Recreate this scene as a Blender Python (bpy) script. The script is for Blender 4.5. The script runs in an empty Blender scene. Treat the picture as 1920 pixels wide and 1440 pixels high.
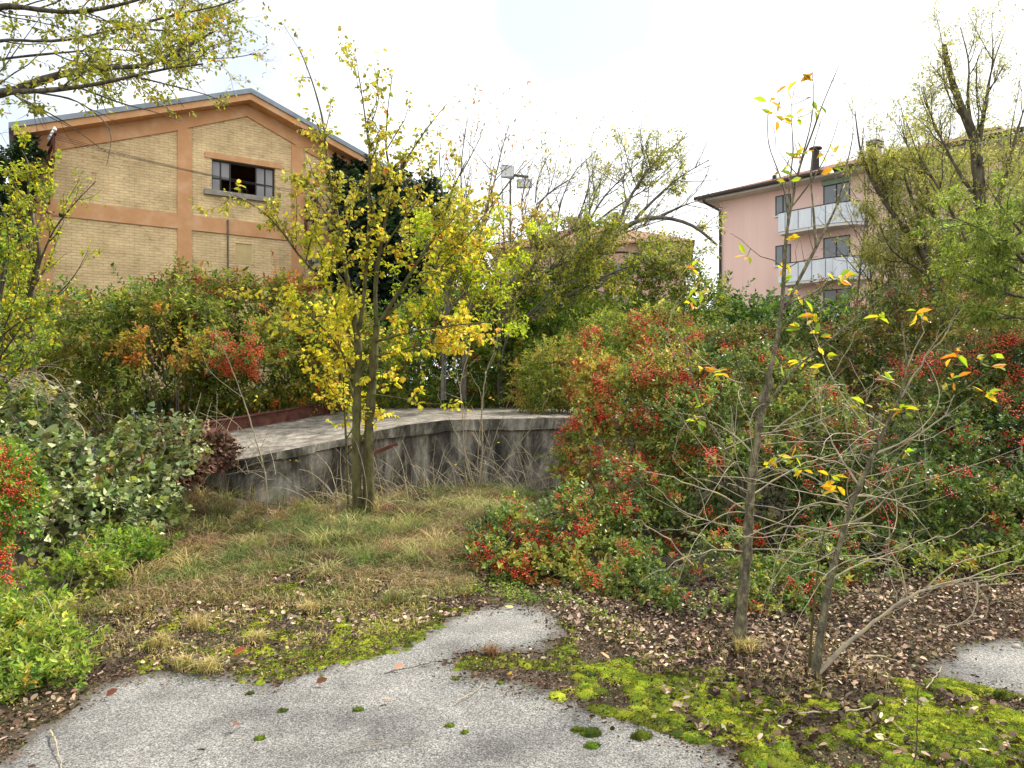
import bpy, math, random
import numpy as np
rng = np.random.default_rng(7)
random.seed(7)
S = bpy.context.scene
COL = S.collection
R = math.radians

# ------------------------------------------------------------------ camera
CAM_H = 1.6
F = 1400.0
cam_d = bpy.data.cameras.new('camera')
cam_d.lens = 26.25
cam_d.sensor_width = 36
cam_d.clip_end = 2000
cam = bpy.data.objects.new('camera', cam_d)
cam.location = (0, 0, CAM_H)
cam.rotation_euler = (R(90), 0, 0)
COL.objects.link(cam)
S.camera = cam

# ------------------------------------------------------------------ light
SUN_DIR = np.array([0.62, 0.45, 0.85])
SUN_DIR = SUN_DIR / np.linalg.norm(SUN_DIR)
elev = math.asin(SUN_DIR[2])
azim = math.atan2(SUN_DIR[0], SUN_DIR[1])
sl = bpy.data.lights.new('sun', 'SUN')
sl.energy = 4.2
sl.angle = R(3)
sl.color = (1.0, 0.94, 0.84)
so = bpy.data.objects.new('sun', sl)
so.rotation_euler = (math.pi / 2 - elev, 0, math.pi - azim)
so.location = (0, 0, 30)
COL.objects.link(so)

W = bpy.data.worlds.new('World')
S.world = W
W.use_nodes = True
nt = W.node_tree
nt.nodes.clear()
n_out = nt.nodes.new('ShaderNodeOutputWorld')
n_bg = nt.nodes.new('ShaderNodeBackground')
n_bg.inputs['Strength'].default_value = 0.085
n_sky = nt.nodes.new('ShaderNodeTexSky')
n_sky.sky_type = 'NISHITA'
n_sky.sun_disc = False
n_sky.sun_elevation = elev
n_sky.sun_rotation = azim
n_tc = nt.nodes.new('ShaderNodeTexCoord')
n_map = nt.nodes.new('ShaderNodeMapping')
n_map.inputs['Scale'].default_value = (1.0, 1.0, 2.2)
n_map.inputs['Location'].default_value = (0.35, 0.2, 0.1)
n_no = nt.nodes.new('ShaderNodeTexNoise')
n_no.inputs['Scale'].default_value = 1.7
n_no.inputs['Detail'].default_value = 6
n_no.inputs['Roughness'].default_value = 0.5
n_rp = nt.nodes.new('ShaderNodeValToRGB')
n_rp.color_ramp.elements[0].position = 0.33
n_rp.color_ramp.elements[0].color = (0.72, 0.72, 0.72, 1)
n_rp.color_ramp.elements[1].position = 0.47
n_rp.color_ramp.elements[1].color = (1, 1, 1, 1)
n_mx = nt.nodes.new('ShaderNodeMixRGB')
n_mx.inputs['Color2'].default_value = (11.0, 11.2, 11.4, 1)
L = nt.links
L.new(n_tc.outputs['Generated'], n_map.inputs['Vector'])
L.new(n_map.outputs[0], n_no.inputs['Vector'])
L.new(n_no.outputs[0], n_rp.inputs[0])
def sky_gap(v, lo, hi, mx):
    v = np.array(v, float); v /= np.linalg.norm(v)
    dp = nt.nodes.new('ShaderNodeVectorMath'); dp.operation = 'DOT_PRODUCT'; dp.inputs[1].default_value = tuple(v); L.new(n_tc.outputs['Generated'], dp.inputs[0])
    nz = nt.nodes.new('ShaderNodeTexNoise'); nz.inputs['Scale'].default_value = 5.0; nz.inputs['Detail'].default_value = 5
    L.new(n_tc.outputs['Generated'], nz.inputs['Vector'])
    ad = nt.nodes.new('ShaderNodeMath'); ad.operation = 'MULTIPLY_ADD'; ad.inputs[1].default_value = (hi - lo) * 2.2
    L.new(nz.outputs[0], ad.inputs[0]); L.new(dp.outputs['Value'], ad.inputs[2])
    mr = nt.nodes.new('ShaderNodeMapRange'); k = (hi - lo) * 1.1
    mr.inputs['From Min'].default_value = lo + k; mr.inputs['From Max'].default_value = hi + k
    mr.inputs['To Min'].default_value = 0.0; mr.inputs['To Max'].default_value = mx
    L.new(ad.outputs[0], mr.inputs['Value'])
    return mr.outputs[0]
g1 = sky_gap((0.08, 1, 0.55), 0.982, 1.0, 0.55)
g2 = sky_gap((-0.36, 1, 0.38), 0.985, 1.0, 0.55)
g3 = sky_gap((-0.66, 1, 0.36), 0.98, 1.0, 0.55)
def n_math(op, a, b_):
    q = nt.nodes.new('ShaderNodeMath'); q.operation = op
    for i_, v in enumerate((a, b_)):
        if isinstance(v, float): q.inputs[i_].default_value = v
        else: L.new(v, q.inputs[i_])
    return q.outputs[0]
gap = n_math('MAXIMUM', n_math('MAXIMUM', g1, g2), g3)
L.new(n_math('SUBTRACT', 1.0, gap), n_mx.inputs['Fac'])
L.new(n_sky.outputs[0], n_mx.inputs['Color1'])
L.new(n_mx.outputs[0], n_bg.inputs['Color'])
L.new(n_bg.outputs[0], n_out.inputs[0])

S.view_settings.view_transform = 'Standard'
S.view_settings.look = 'None'
S.view_settings.exposure = 0.82
S.view_settings.gamma = 1.0
S.render.engine = 'CYCLES'
S.cycles.max_bounces = 5
S.cycles.diffuse_bounces = 3
S.cycles.glossy_bounces = 2
S.cycles.transmission_bounces = 4
S.cycles.use_denoising = True
S.cycles.caustics_reflective = False
S.cycles.caustics_refractive = False

# ------------------------------------------------------------------ helpers
def lin(r, g, b):
    f = lambda c: (c / 255 / 12.92) if c / 255 <= 0.04045 else ((c / 255 + 0.055) / 1.055) ** 2.4
    return (f(r), f(g), f(b))

def P(px, py, d):
    """world point seen at a picture position and a distance"""
    return np.array([(px - 960) / F * d, d, CAM_H + (720 - py) / F * d])

def sstep(a, b, x):
    t = np.clip((x - a) / (b - a), 0, 1)
    return t * t * (3 - 2 * t)

_k = rng.normal(size=(10, 3)); _k /= np.linalg.norm(_k, axis=1)[:, None]
_ph = rng.uniform(0, 6.28, 10)
_fr = np.array([1, 1.3, 1.7, 2.1, 2.6, 3.3, 4.1, 5.0, 6.3, 8.0])
def noise(p, scale=1.0):
    """cheap smooth noise, about -1..1"""
    p = np.atleast_2d(p)
    q = p @ _k.T * (_fr * scale) + _ph
    q = q + 1.3 * np.sin(q[:, ::-1] * 0.7)
    return (np.sin(q) / _fr ** 0.5).sum(1) / 3.2

def terrain(x, y):
    x = np.asarray(x, float); y = np.asarray(y, float)
    h = 0.045 * np.sin(x * 1.3 + 1) * np.sin(y * 0.9) * sstep(4.5, 7, y)
    h = h + 0.55 * sstep(-2.6, -4.6, x - 0.0) * sstep(5.2, 7.5, y)
    h = h + 0.25 * sstep(0.6, 3.0, x) * sstep(6.0, 8.5, y)
    back = sstep(12.0, 14.5, y + 0.35 * (x + 3) * (x < -3))
    h = h * (1 - back) + 0.95 * back
    return h

def ground_at(px, py):
    d = CAM_H * F / (py - 720)
    for _ in range(6):
        x = (px - 960) / F * d
        z = float(terrain(x, d))
        d = (CAM_H - z) * F / (py - 720)
    x = (px - 960) / F * d
    return np.array([x, d, float(terrain(x, d))])

def tag(o, label=None, cat=None, group=None, kind=None):
    if label: o['label'] = label
    if cat: o['category'] = cat
    if group: o['group'] = group
    if kind: o['kind'] = kind
    return o

def empty(name, loc, label, cat, group=None, rz=0):
    o = bpy.data.objects.new(name, None)
    o.empty_display_size = 0.2
    o.location = tuple(float(v) for v in loc)
    o.rotation_euler = (0, 0, rz)
    COL.objects.link(o)
    return tag(o, label, cat, group)

ROUND = {'stems', 'trunk', 'side_branches', 'twig', 'cable', 'pole', 'conduit', 'flue', 'vent', 'moss', 'moss_cushion', 'berries', 'ivy', 'insulators', 'gutter', 'front_wall', 'deck'}
class MB:
    """collects geometry with a colour per face, links it as ONE mesh object"""
    def __init__(s):
        s.v = []; s.f = []; s.c = []; s.n = 0
    def add(s, verts, faces, col=(0.5, 0.5, 0.5)):
        verts = np.asarray(verts, float).reshape(-1, 3)
        faces = np.asarray(faces, int)
        s.v.append(verts); s.f.append(faces + s.n); s.n += len(verts)
        c = np.asarray(col, float)
        if c.ndim == 1: c = np.tile(c, (len(faces), 1))
        s.c.append(c)
    def box(s, lo, hi, col=(0.5, 0.5, 0.5)):
        x0, y0, z0 = lo; x1, y1, z1 = hi
        v = [(x0,y0,z0),(x1,y0,z0),(x1,y1,z0),(x0,y1,z0),(x0,y0,z1),(x1,y0,z1),(x1,y1,z1),(x0,y1,z1)]
        f = [(0,3,2,1),(4,5,6,7),(0,1,5,4),(1,2,6,5),(2,3,7,6),(3,0,4,7)]
        s.add(v, f, col)
    def prism(s, poly, a, b, axis='y', col=(0.5,0.5,0.5)):
        """polygon in XZ (axis y) or XY (axis z), extruded from a to b; as fans of quads/tris"""
        n = len(poly)
        if axis == 'y': v = [(p[0], a, p[1]) for p in poly] + [(p[0], b, p[1]) for p in poly]
        else: v = [(p[0], p[1], a) for p in poly] + [(p[0], p[1], b) for p in poly]
        s.add(v, [(i, (i+1) % n, (i+1) % n + n, i + n) for i in range(n)], col)
        s.add(v, [(0, i, i+1) for i in range(1, n-1)] + [(n, n+i+1, n+i) for i in range(1, n-1)], col)
    def beam(s, a, b, w, h, col=(0.5,0.5,0.5)):
        a = np.asarray(a, float); b = np.asarray(b, float)
        t = b - a; t /= np.linalg.norm(t)
        up = np.array([0, 0, 1.0]) if abs(t[2]) < 0.95 else np.array([1.0, 0, 0])
        sx = np.cross(t, up); sx /= np.linalg.norm(sx); sz = np.cross(sx, t)
        q = [(-w/2,-h/2),(w/2,-h/2),(w/2,h/2),(-w/2,h/2)]
        v = [a + sx*i + sz*j for i, j in q] + [b + sx*i + sz*j for i, j in q]
        s.add(v, [(0,1,2,3),(7,6,5,4),(0,4,5,1),(1,5,6,2),(2,6,7,3),(3,7,4,0)], col)
    def tube(s, pts, rad, sides=5, col=(0.5,0.5,0.5), cap=False):
        pts = np.asarray(pts, float); n = len(pts)
        rad = np.broadcast_to(np.asarray(rad, float), (n,))
        t = np.gradient(pts, axis=0); t /= np.linalg.norm(t, axis=1)[:, None] + 1e-9
        ref = np.array([0.31, 0.77, 0.55]) if abs(t[0][2]) > 0.5 else np.array([0.1, 0.2, 0.97])
        u = np.cross(t, ref); u /= np.linalg.norm(u, axis=1)[:, None] + 1e-9
        w = np.cross(t, u)
        a = np.arange(sides) / sides * 2 * math.pi
        ring = np.cos(a)[None, :, None] * u[:, None, :] + np.sin(a)[None, :, None] * w[:, None, :]
        v = pts[:, None, :] + ring * rad[:, None, None]
        i = np.arange(n - 1)[:, None] * sides; j = np.arange(sides)[None, :]; jn = (j + 1) % sides
        f = np.stack([i + j, i + jn, i + jn + sides, i + j + sides], -1).reshape(-1, 4)
        s.add(v.reshape(-1, 3), f, col)
        if cap:
            for k, o in ((0, 0), (n - 1, (n - 1) * sides)):
                s.add(np.vstack([v[k], pts[k]]), [(sides, q, (q + 1) % sides) for q in range(sides)], col)
    def build(s, name, mat, parent=None, smooth=False, origin=None, kind=None):
        me = bpy.data.meshes.new(name)
        if not s.v:
            s.add([(0,0,0),(0.01,0,0),(0,0.01,0)], [(0,1,2)])
        v = np.concatenate(s.v)
        if origin is not None: v = v - np.asarray(origin, float)
        lt = np.concatenate([np.full(len(f), f.shape[1]) for f in s.f])
        li = np.concatenate([f.ravel() for f in s.f])
        me.vertices.add(len(v)); me.vertices.foreach_set('co', v.astype(np.float32).ravel())
        me.loops.add(len(li)); me.loops.foreach_set('vertex_index', li.astype(np.int32))
        me.polygons.add(len(lt))
        me.polygons.foreach_set('loop_start', np.concatenate([[0], np.cumsum(lt)[:-1]]).astype(np.int32))
        me.polygons.foreach_set('loop_total', lt.astype(np.int32))
        smooth = smooth or name in ROUND
        me.polygons.foreach_set('use_smooth', np.full(len(lt), bool(smooth)))
        c = np.concatenate(s.c)
        at = me.attributes.new('col', 'FLOAT_COLOR', 'FACE')
        at.data.foreach_set('color', np.hstack([c, np.ones((len(c), 1))]).astype(np.float32).ravel())
        me.update(); me.validate()
        me.materials.append(mat)
        o = bpy.data.objects.new(name, me)
        COL.objects.link(o)
        if parent is not None: o.parent = parent
        elif origin is not None: o.location = tuple(float(q) for q in origin)
        if kind: o['kind'] = kind
        return o

# ------------------------------------------------------------------ materials
def new_mat(name):
    m = bpy.data.materials.new(name); m.use_nodes = True
    t = m.node_tree; b = t.nodes['Principled BSDF']
    return m, t, b
def nd(t, typ, **kw):
    n = t.nodes.new(typ)
    for k, v in kw.items():
        if k in n.inputs: n.inputs[k].default_value = v
        else: setattr(n, k, v)
    return n
def ramp(t, fac, stops):
    n = t.nodes.new('ShaderNodeValToRGB')
    e = n.color_ramp.elements
    while len(e) > 1: e.remove(e[-1])
    e[0].position = stops[0][0]; e[0].color = (*stops[0][1], 1)
    for p, c in stops[1:]:
        q = e.new(p); q.color = (*c, 1)
    t.links.new(fac, n.inputs[0])
    return n.outputs[0]
def coords(t, scale=(1,1,1)):
    tc = t.nodes.new('ShaderNodeTexCoord'); mp = t.nodes.new('ShaderNodeMapping')
    mp.inputs['Scale'].default_value = scale
    t.links.new(tc.outputs['Object'], mp.inputs['Vector'])
    return mp.outputs[0]
def nse(t, vec, scale, detail=4, rough=0.55, dist=0.0):
    n = nd(t, 'ShaderNodeTexNoise', Scale=scale, Detail=detail, Roughness=rough, Distortion=dist)
    t.links.new(vec, n.inputs['Vector'])
    return n.outputs[0]
def mix(t, fac, a, b, mode='MIX'):
    n = t.nodes.new('ShaderNodeMixRGB'); n.blend_type = mode
    for key, val in (('Fac', fac), ('Color1', a), ('Color2', b)):
        if isinstance(val, (int, float)): n.inputs[key].default_value = val
        elif isinstance(val, tuple): n.inputs[key].default_value = (*val, 1)
        else: t.links.new(val, n.inputs[key])
    return n.outputs[0]
def bump(t, b, h, strength=0.5, dist=0.02):
    n = nd(t, 'ShaderNodeBump', Strength=strength, Distance=dist)
    t.links.new(h, n.inputs['Height']); t.links.new(n.outputs[0], b.inputs['Normal'])

def leaf_mat(name, rough=0.5, trans=0.35, spec=0.3, tmul=(1.2, 1.25, 0.8)):
    m, t, b = new_mat(name)
    a = nd(t, 'ShaderNodeAttribute', attribute_name='col')
    t.links.new(a.outputs['Color'], b.inputs['Base Color'])
    b.inputs['Roughness'].default_value = rough
    b.inputs['Specular IOR Level'].default_value = spec
    tr = t.nodes.new('ShaderNodeBsdfTranslucent')
    t.links.new(mix(t, 1.0, a.outputs['Color'], tmul, 'MULTIPLY'), tr.inputs['Color'])
    ms = t.nodes.new('ShaderNodeMixShader'); ms.inputs[0].default_value = trans
    t.links.new(b.outputs[0], ms.inputs[1]); t.links.new(tr.outputs[0], ms.inputs[2])
    t.links.new(ms.outputs[0], t.nodes['Material Output'].inputs['Surface'])
    return m
def attr_mat(name, rough=0.7, spec=0.3, metal=0.0):
    m, t, b = new_mat(name)
    a = nd(t, 'ShaderNodeAttribute', attribute_name='col')
    v = coords(t)
    t.links.new(mix(t, 0.5, a.outputs['Color'], ramp(t, nse(t, v, 14), [(0.3, (0.55,)*3), (0.7, (1.3,)*3)]), 'MULTIPLY'), b.inputs['Base Color'])
    b.inputs['Roughness'].default_value = rough; b.inputs['Specular IOR Level'].default_value = spec
    b.inputs['Metallic'].default_value = metal
    return m
def noisy_mat(name, c1, c2, scale=8, rough=0.8, bump_s=0.3, bdist=0.01, stretch=(1,1,1), c3=None, detail=6):
    m, t, b = new_mat(name)
    v = coords(t, stretch)
    n = nse(t, v, scale, detail, 0.6)
    st = [(0.3, c1), (0.68, c2)]
    if c3: st = [(0.28, c1), (0.5, c2), (0.68, c3)]
    t.links.new(ramp(t, n, st), b.inputs['Base Color'])
    b.inputs['Roughness'].default_value = rough
    b.inputs['Specular IOR Level'].default_value = 0.25
    bump(t, b, nse(t, v, scale * 3, 5, 0.65), bump_s, bdist)
    return m

M_leaf = leaf_mat('leaf', 0.5, 0.45)
M_gloss = leaf_mat('glossy_leaf', 0.42, 0.3, 0.35)
M_ivy = leaf_mat('ivy_leaf', 0.42, 0.2, 0.4)
M_dead = leaf_mat('dead_leaf', 0.8, 0.12, 0.15)
M_grass = leaf_mat('grass_blade', 0.6, 0.3, 0.2)
M_berry = attr_mat('berry', 0.35, 0.5)
M_bark = noisy_mat('bark', (0.02, 0.016, 0.012), (0.1, 0.085, 0.06), 20, 0.9, 0.8, 0.02, (1, 1, 0.25), (0.17, 0.15, 0.1))
M_moss_bark = noisy_mat('mossy_bark', (0.03, 0.025, 0.014), (0.1, 0.09, 0.035), 14, 0.9, 0.8, 0.02, (1, 1, 0.4), (0.14, 0.14, 0.05))
M_tan = noisy_mat('pale_twig', (0.16, 0.13, 0.1), (0.34, 0.29, 0.21), 12, 0.8, 0.5, 0.01, (1, 1, 0.5), (0.44, 0.37, 0.16))
M_sap = noisy_mat('sapling_bark', (0.055, 0.048, 0.034), (0.15, 0.13, 0.085), 34, 0.85, 1.0, 0.02, (1, 1, 0.5), (0.34, 0.31, 0.17))
M_grey = noisy_mat('grey_bark', (0.06, 0.052, 0.045), (0.2, 0.18, 0.15), 16, 0.9, 0.7, 0.02, (1, 1, 0.3))
M_dark = noisy_mat('dark_bark', (0.008, 0.007, 0.006), (0.045, 0.038, 0.03), 16, 0.9, 0.8, 0.02, (1, 1, 0.3))
M_rust = noisy_mat('rusty_steel', (0.06, 0.024, 0.018), (0.16, 0.06, 0.042), 9, 0.8, 0.4, 0.01)
M_orange = noisy_mat('orange_render', (0.54, 0.28, 0.13), (0.6, 0.32, 0.155), 2.2, 0.92, 0.12, 0.004, c3=(0.66, 0.4, 0.23), detail=12)
M_fascia = noisy_mat('grey_metal_flashing', (0.2, 0.23, 0.27), (0.3, 0.34, 0.38), 2, 0.5, 0.05, 0.01)
M_ceram = noisy_mat('white_ceramic', (0.6, 0.6, 0.6), (0.8, 0.8, 0.8), 9, 0.2, 0.0, 0.01)
M_darksteel = noisy_mat('dark_steel', (0.02, 0.018, 0.018), (0.05, 0.045, 0.04), 9, 0.6, 0.1, 0.01)
M_pink = noisy_mat('pink_plaster', (0.66, 0.47, 0.415), (0.73, 0.53, 0.47), 1.0, 0.95, 0.06, 0.01, (1.6, 1.6, 0.14), detail=8)
M_soffit = noisy_mat('white_soffit', (0.55, 0.53, 0.5), (0.62, 0.6, 0.57), 1, 0.9, 0.03, 0.01)
M_tile = noisy_mat('roof_tiles', (0.2, 0.1, 0.07), (0.36, 0.2, 0.14), 5, 0.9, 0.6, 0.05)
M_balc = noisy_mat('pale_blue_balcony_panel', (0.5, 0.55, 0.6), (0.64, 0.68, 0.72), 1.6, 0.6, 0.05, 0.01, (1.5, 1.5, 0.3))
M_conc = noisy_mat('grey_concrete', (0.22, 0.2, 0.17), (0.38, 0.35, 0.3), 3, 0.95, 0.4, 0.02)
M_shut = noisy_mat('green_shutter_box', (0.2, 0.3, 0.2), (0.26, 0.36, 0.26), 3, 0.6, 0.05, 0.01)
M_frame = noisy_mat('dark_window_frame', (0.03, 0.025, 0.025), (0.05, 0.045, 0.04), 3, 0.5, 0.05, 0.01)
M_white = noisy_mat('white_frame', (0.6, 0.6, 0.6), (0.7, 0.7, 0.7), 3, 0.5, 0.05, 0.01)
M_dpink = noisy_mat('faded_pink_plaster', (0.5, 0.3, 0.27), (0.56, 0.35, 0.31), 0.4, 0.95, 0.05, 0.01)
def glass_mat(name, c, rough=0.1):
    m, t, b = new_mat(name)
    v = coords(t)
    t.links.new(ramp(t, nse(t, v, 1.5), [(0.3, tuple(q * 0.7 for q in c)), (0.7, c)]), b.inputs['Base Color'])
    b.inputs['Roughness'].default_value = rough
    b.inputs['Specular IOR Level'].default_value = 0.8
    return m
M_glass = glass_mat('window_glass', (0.13, 0.16, 0.18), 0.16)
M_dirty = glass_mat('dusty_window_glass', (0.25, 0.24, 0.24), 0.45)

# painted brick: object coords, x along the wall and z up
def brick_mat():
    m, t, b = new_mat('painted_brick')
    tc = t.nodes.new('ShaderNodeTexCoord')
    sp = t.nodes.new('ShaderNodeSeparateXYZ'); cb = t.nodes.new('ShaderNodeCombineXYZ')
    t.links.new(tc.outputs['Object'], sp.inputs[0])
    t.links.new(sp.outputs['X'], cb.inputs['X']); t.links.new(sp.outputs['Z'], cb.inputs['Y'])
    wob = nse(t, cb.outputs[0], 5.0, 3)
    add = t.nodes.new('ShaderNodeVectorMath'); add.operation = 'MULTIPLY_ADD'
    t.links.new(wob, add.inputs[0]); add.inputs[1].default_value = (0.03, 0.025, 0); t.links.new(cb.outputs[0], add.inputs[2])
    br = nd(t, 'ShaderNodeTexBrick', Scale=1.0)
    br.inputs['Brick Width'].default_value = 0.28; br.inputs['Row Height'].default_value = 0.085
    br.inputs['Mortar Size'].default_value = 0.011; br.inputs['Mortar Smooth'].default_value = 0.4
    br.inputs['Color1'].default_value = (0.78, 0.61, 0.345, 1); br.inputs['Color2'].default_value = (0.72, 0.54, 0.3, 1)
    br.inputs['Mortar'].default_value = (0.58, 0.43, 0.24, 1)
    t.links.new(add.outputs[0], br.inputs['Vector'])
    # paint lost along streaks and patches
    mp = t.nodes.new('ShaderNodeMapping'); mp.inputs['Scale'].default_value = (1, 3.2, 1)
    t.links.new(cb.outputs[0], mp.inputs[0])
    lost = nse(t, mp.outputs[0], 3.2, 8, 0.72)
    m1 = ramp(t, lost, [(0.51, (0,)*3), (0.66, (0.7,)*3)])
    big = nse(t, cb.outputs[0], 0.35, 3)
    m2 = ramp(t, big, [(0.35, (0.3,)*3), (0.6, (1,)*3)])
    f = mix(t, 1.0, m1, m2, 'MULTIPLY')
    c = mix(t, f, br.outputs['Color'], (0.3, 0.2, 0.125))
    lite = ramp(t, nse(t, cb.outputs[0], 1.1, 6, 0.6), [(0.35, (0.8, 0.77, 0.74)), (0.65, (1.12, 1.1, 1.08))])
    c = mix(t, 1.0, c, lite, 'MULTIPLY')
    t.links.new(c, b.inputs['Base Color'])
    b.inputs['Roughness'].default_value = 0.9; b.inputs['Specular IOR Level'].default_value = 0.2
    inv = t.nodes.new('ShaderNodeMath'); inv.operation = 'MULTIPLY'; inv.inputs[1].default_value = -1
    t.links.new(br.outputs['Fac'], inv.inputs[0])
    bump(t, b, inv.outputs[0], 0.7, 0.015)
    return m
M_brick = brick_mat()

def pave_mat():
    m, t, b = new_mat('worn_concrete_paving')
    v = coords(t)
    g = nse(t, v, 112, 5, 0.9)
    at = nd(t, 'ShaderNodeAttribute', attribute_name='col')
    agg = ramp(t, g, [(0.38, (0.02, 0.02, 0.018)), (0.46, (0.115, 0.112, 0.104)), (0.54, (0.27, 0.262, 0.245)), (0.64, (0.56, 0.545, 0.515))])
    big = nse(t, v, 1.3, 5, 0.6)
    tone = ramp(t, big, [(0.35, (0.5, 0.5, 0.51)), (0.5, (0.85, 0.85, 0.85)), (0.65, (1.1, 1.08, 1.05))])
    st = ramp(t, nse(t, v, 4.0, 6, 0.7), [(0.3, (0.72,)*3), (0.5, (1,)*3)])
    c = mix(t, 1.0, mix(t, 1.0, agg, tone, 'MULTIPLY'), st, 'MULTIPLY')
    c = mix(t, ramp(t, mix(t, 0.5, at.outputs['Color'], nse(t, v, 9, 6, .7)), [(0.42, (0,)*3), (0.62, (0.85,)*3)]), c, (0.07, 0.056, 0.042))
    t.links.new(c, b.inputs['Base Color'])
    b.inputs['Roughness'].default_value = 0.85; b.inputs['Specular IOR Level'].default_value = 0.3
    bump(t, b, g, 0.6, 0.006)
    return m
M_pave = pave_mat()

def soil_mat():
    m, t, b = new_mat('soil_and_rotted_leaves')
    v = coords(t)
    c = ramp(t, nse(t, v, 16, 8, 0.7), [(0.3, (0.03, 0.022, 0.016)), (0.5, (0.075, 0.056, 0.04)), (0.7, (0.16, 0.125, 0.09))])
    g = ramp(t, nse(t, v, 1.4, 4), [(0.45, (0,)*3), (0.6, (0.55,)*3)])
    c = mix(t, g, c, (0.085, 0.095, 0.03))
    t.links.new(c, b.inputs['Base Color'])
    b.inputs['Roughness'].default_value = 0.95; b.inputs['Specular IOR Level'].default_value = 0.15
    bump(t, b, nse(t, v, 40, 6, 0.7), 0.8, 0.03)
    return m
M_soil = soil_mat()

def stain_mat():
    m, t, b = new_mat('stained_concrete_wall')
    v = coords(t, (1, 1, 0.26)); v1 = coords(t)
    s = nse(t, v, 3.0, 9, 0.72, 0.6)
    c = ramp(t, s, [(0.34, (0.035, 0.033, 0.03)), (0.44, (0.11, 0.1, 0.088)), (0.52, (0.24, 0.222, 0.19)), (0.64, (0.5, 0.47, 0.42))])
    gr = ramp(t, nse(t, v1, 9, 8, 0.75), [(0.3, (0.5,)*3), (0.7, (1.35,)*3)])
    c = mix(t, 0.9, c, gr, 'MULTIPLY')
    gm = ramp(t, nse(t, v1, 1.6, 5, 0.6), [(0.5, (0,)*3), (0.7, (0.5,)*3)])
    c = mix(t, gm, c, (0.075, 0.08, 0.03))
    t.links.new(c, b.inputs['Base Color'])
    b.inputs['Roughness'].default_value = 0.92; b.inputs['Specular IOR Level'].default_value = 0.2
    bump(t, b, nse(t, v1, 26, 7, 0.7), 0.6, 0.02)
    return m
M_stain = stain_mat()
def deck_mat():
    m, t, b = new_mat('weathered_deck_concrete')
    v = coords(t)
    c = ramp(t, nse(t, v, 4.6, 10, 0.78), [(0.36, (0.05, 0.042, 0.034)), (0.48, (0.15, 0.13, 0.105)), (0.6, (0.3, 0.27, 0.225)), (0.7, (0.44, 0.4, 0.34))])
    gm = ramp(t, nse(t, v, 0.9, 5, 0.6), [(0.5, (0,)*3), (0.66, (0.55,)*3)])
    c = mix(t, gm, c, (0.1, 0.09, 0.05))
    t.links.new(c, b.inputs['Base Color'])
    b.inputs['Roughness'].default_value = 0.9
    bump(t, b, nse(t, v, 18, 7, 0.7), 0.8, 0.03)
    return m
M_deck = deck_mat()
def moss_mat():
    m, t, b = new_mat('moss')
    v = coords(t)
    a = nd(t, 'ShaderNodeAttribute', attribute_name='col')
    k = ramp(t, nse(t, v, 120, 4, 0.7), [(0.3, (0.45, 0.5, 0.4)), (0.7, (1.35, 1.3, 1.1))])
    t.links.new(mix(t, 1.0, a.outputs['Color'], k, 'MULTIPLY'), b.inputs['Base Color'])
    b.inputs['Roughness'].default_value = 0.95; b.inputs['Specular IOR Level'].default_value = 0.1
    bump(t, b, nse(t, v, 160, 4, 0.7), 1.0, 0.01)
    return m
M_moss = moss_mat()

# ------------------------------------------------------------------ leaves
def leaf_tmpl(kind):
    """unit leaf: base at 0, pointing +Y, upper side +Z, length 1; returns verts, faces"""
    if kind == 'oval':
        w = 0.27
        v = [(0,0,0),(-w,.3,.07),(-w*.8,.7,.03),(0,1,-.1),(w*.8,.7,.03),(w,.3,.07)]
        return np.array(v), np.array([(0,3,2,1),(0,5,4,3)])
    if kind == 'round':
        w = 0.37
        v = [(0,0,0),(-w,.28,.1),(-w*.85,.68,.05),(0,1,-.14),(w*.85,.68,.05),(w,.28,.1)]
        return np.array(v), np.array([(0,3,2,1),(0,5,4,3)])
    if kind == 'narrow':
        w = 0.11
        return np.array([(0,0,0),(-w,.45,.04),(0,1,-.12),(w,.45,.04)]), np.array([(0,3,2,1)])
    if kind == 'lance':
        w = 0.19
        v = [(0,0,0),(-w*.8,.28,.05),(-w,.6,.03),(0,1,-.16),(w,.6,.03),(w*.8,.28,.05)]
        return np.array(v), np.array([(0,3,2,1),(0,5,4,3)])
    if kind == 'diamond':
        w = 0.27
        return np.array([(0,0,0),(-w,.45,.06),(0,1,-.08),(w,.45,.06)]), np.array([(0,3,2,1)])
    if kind == 'ivy':
        v = [(0,0,0),(-.45,.12,.06),(-.36,.5,.02),(0,1,-.08),(.36,.5,.02),(.45,.12,.06)]
        return np.array(v), np.array([(0,3,2,1),(0,5,4,3)])
    if kind == 'curl':
        v = [(0,0,.05),(-.26,.22,.24),(-.2,.66,.3),(.06,1,.22),(.27,.72,.16),(.22,.2,.1)]
        return np.array(v), np.array([(0,3,2,1),(0,5,4,3)])

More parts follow.
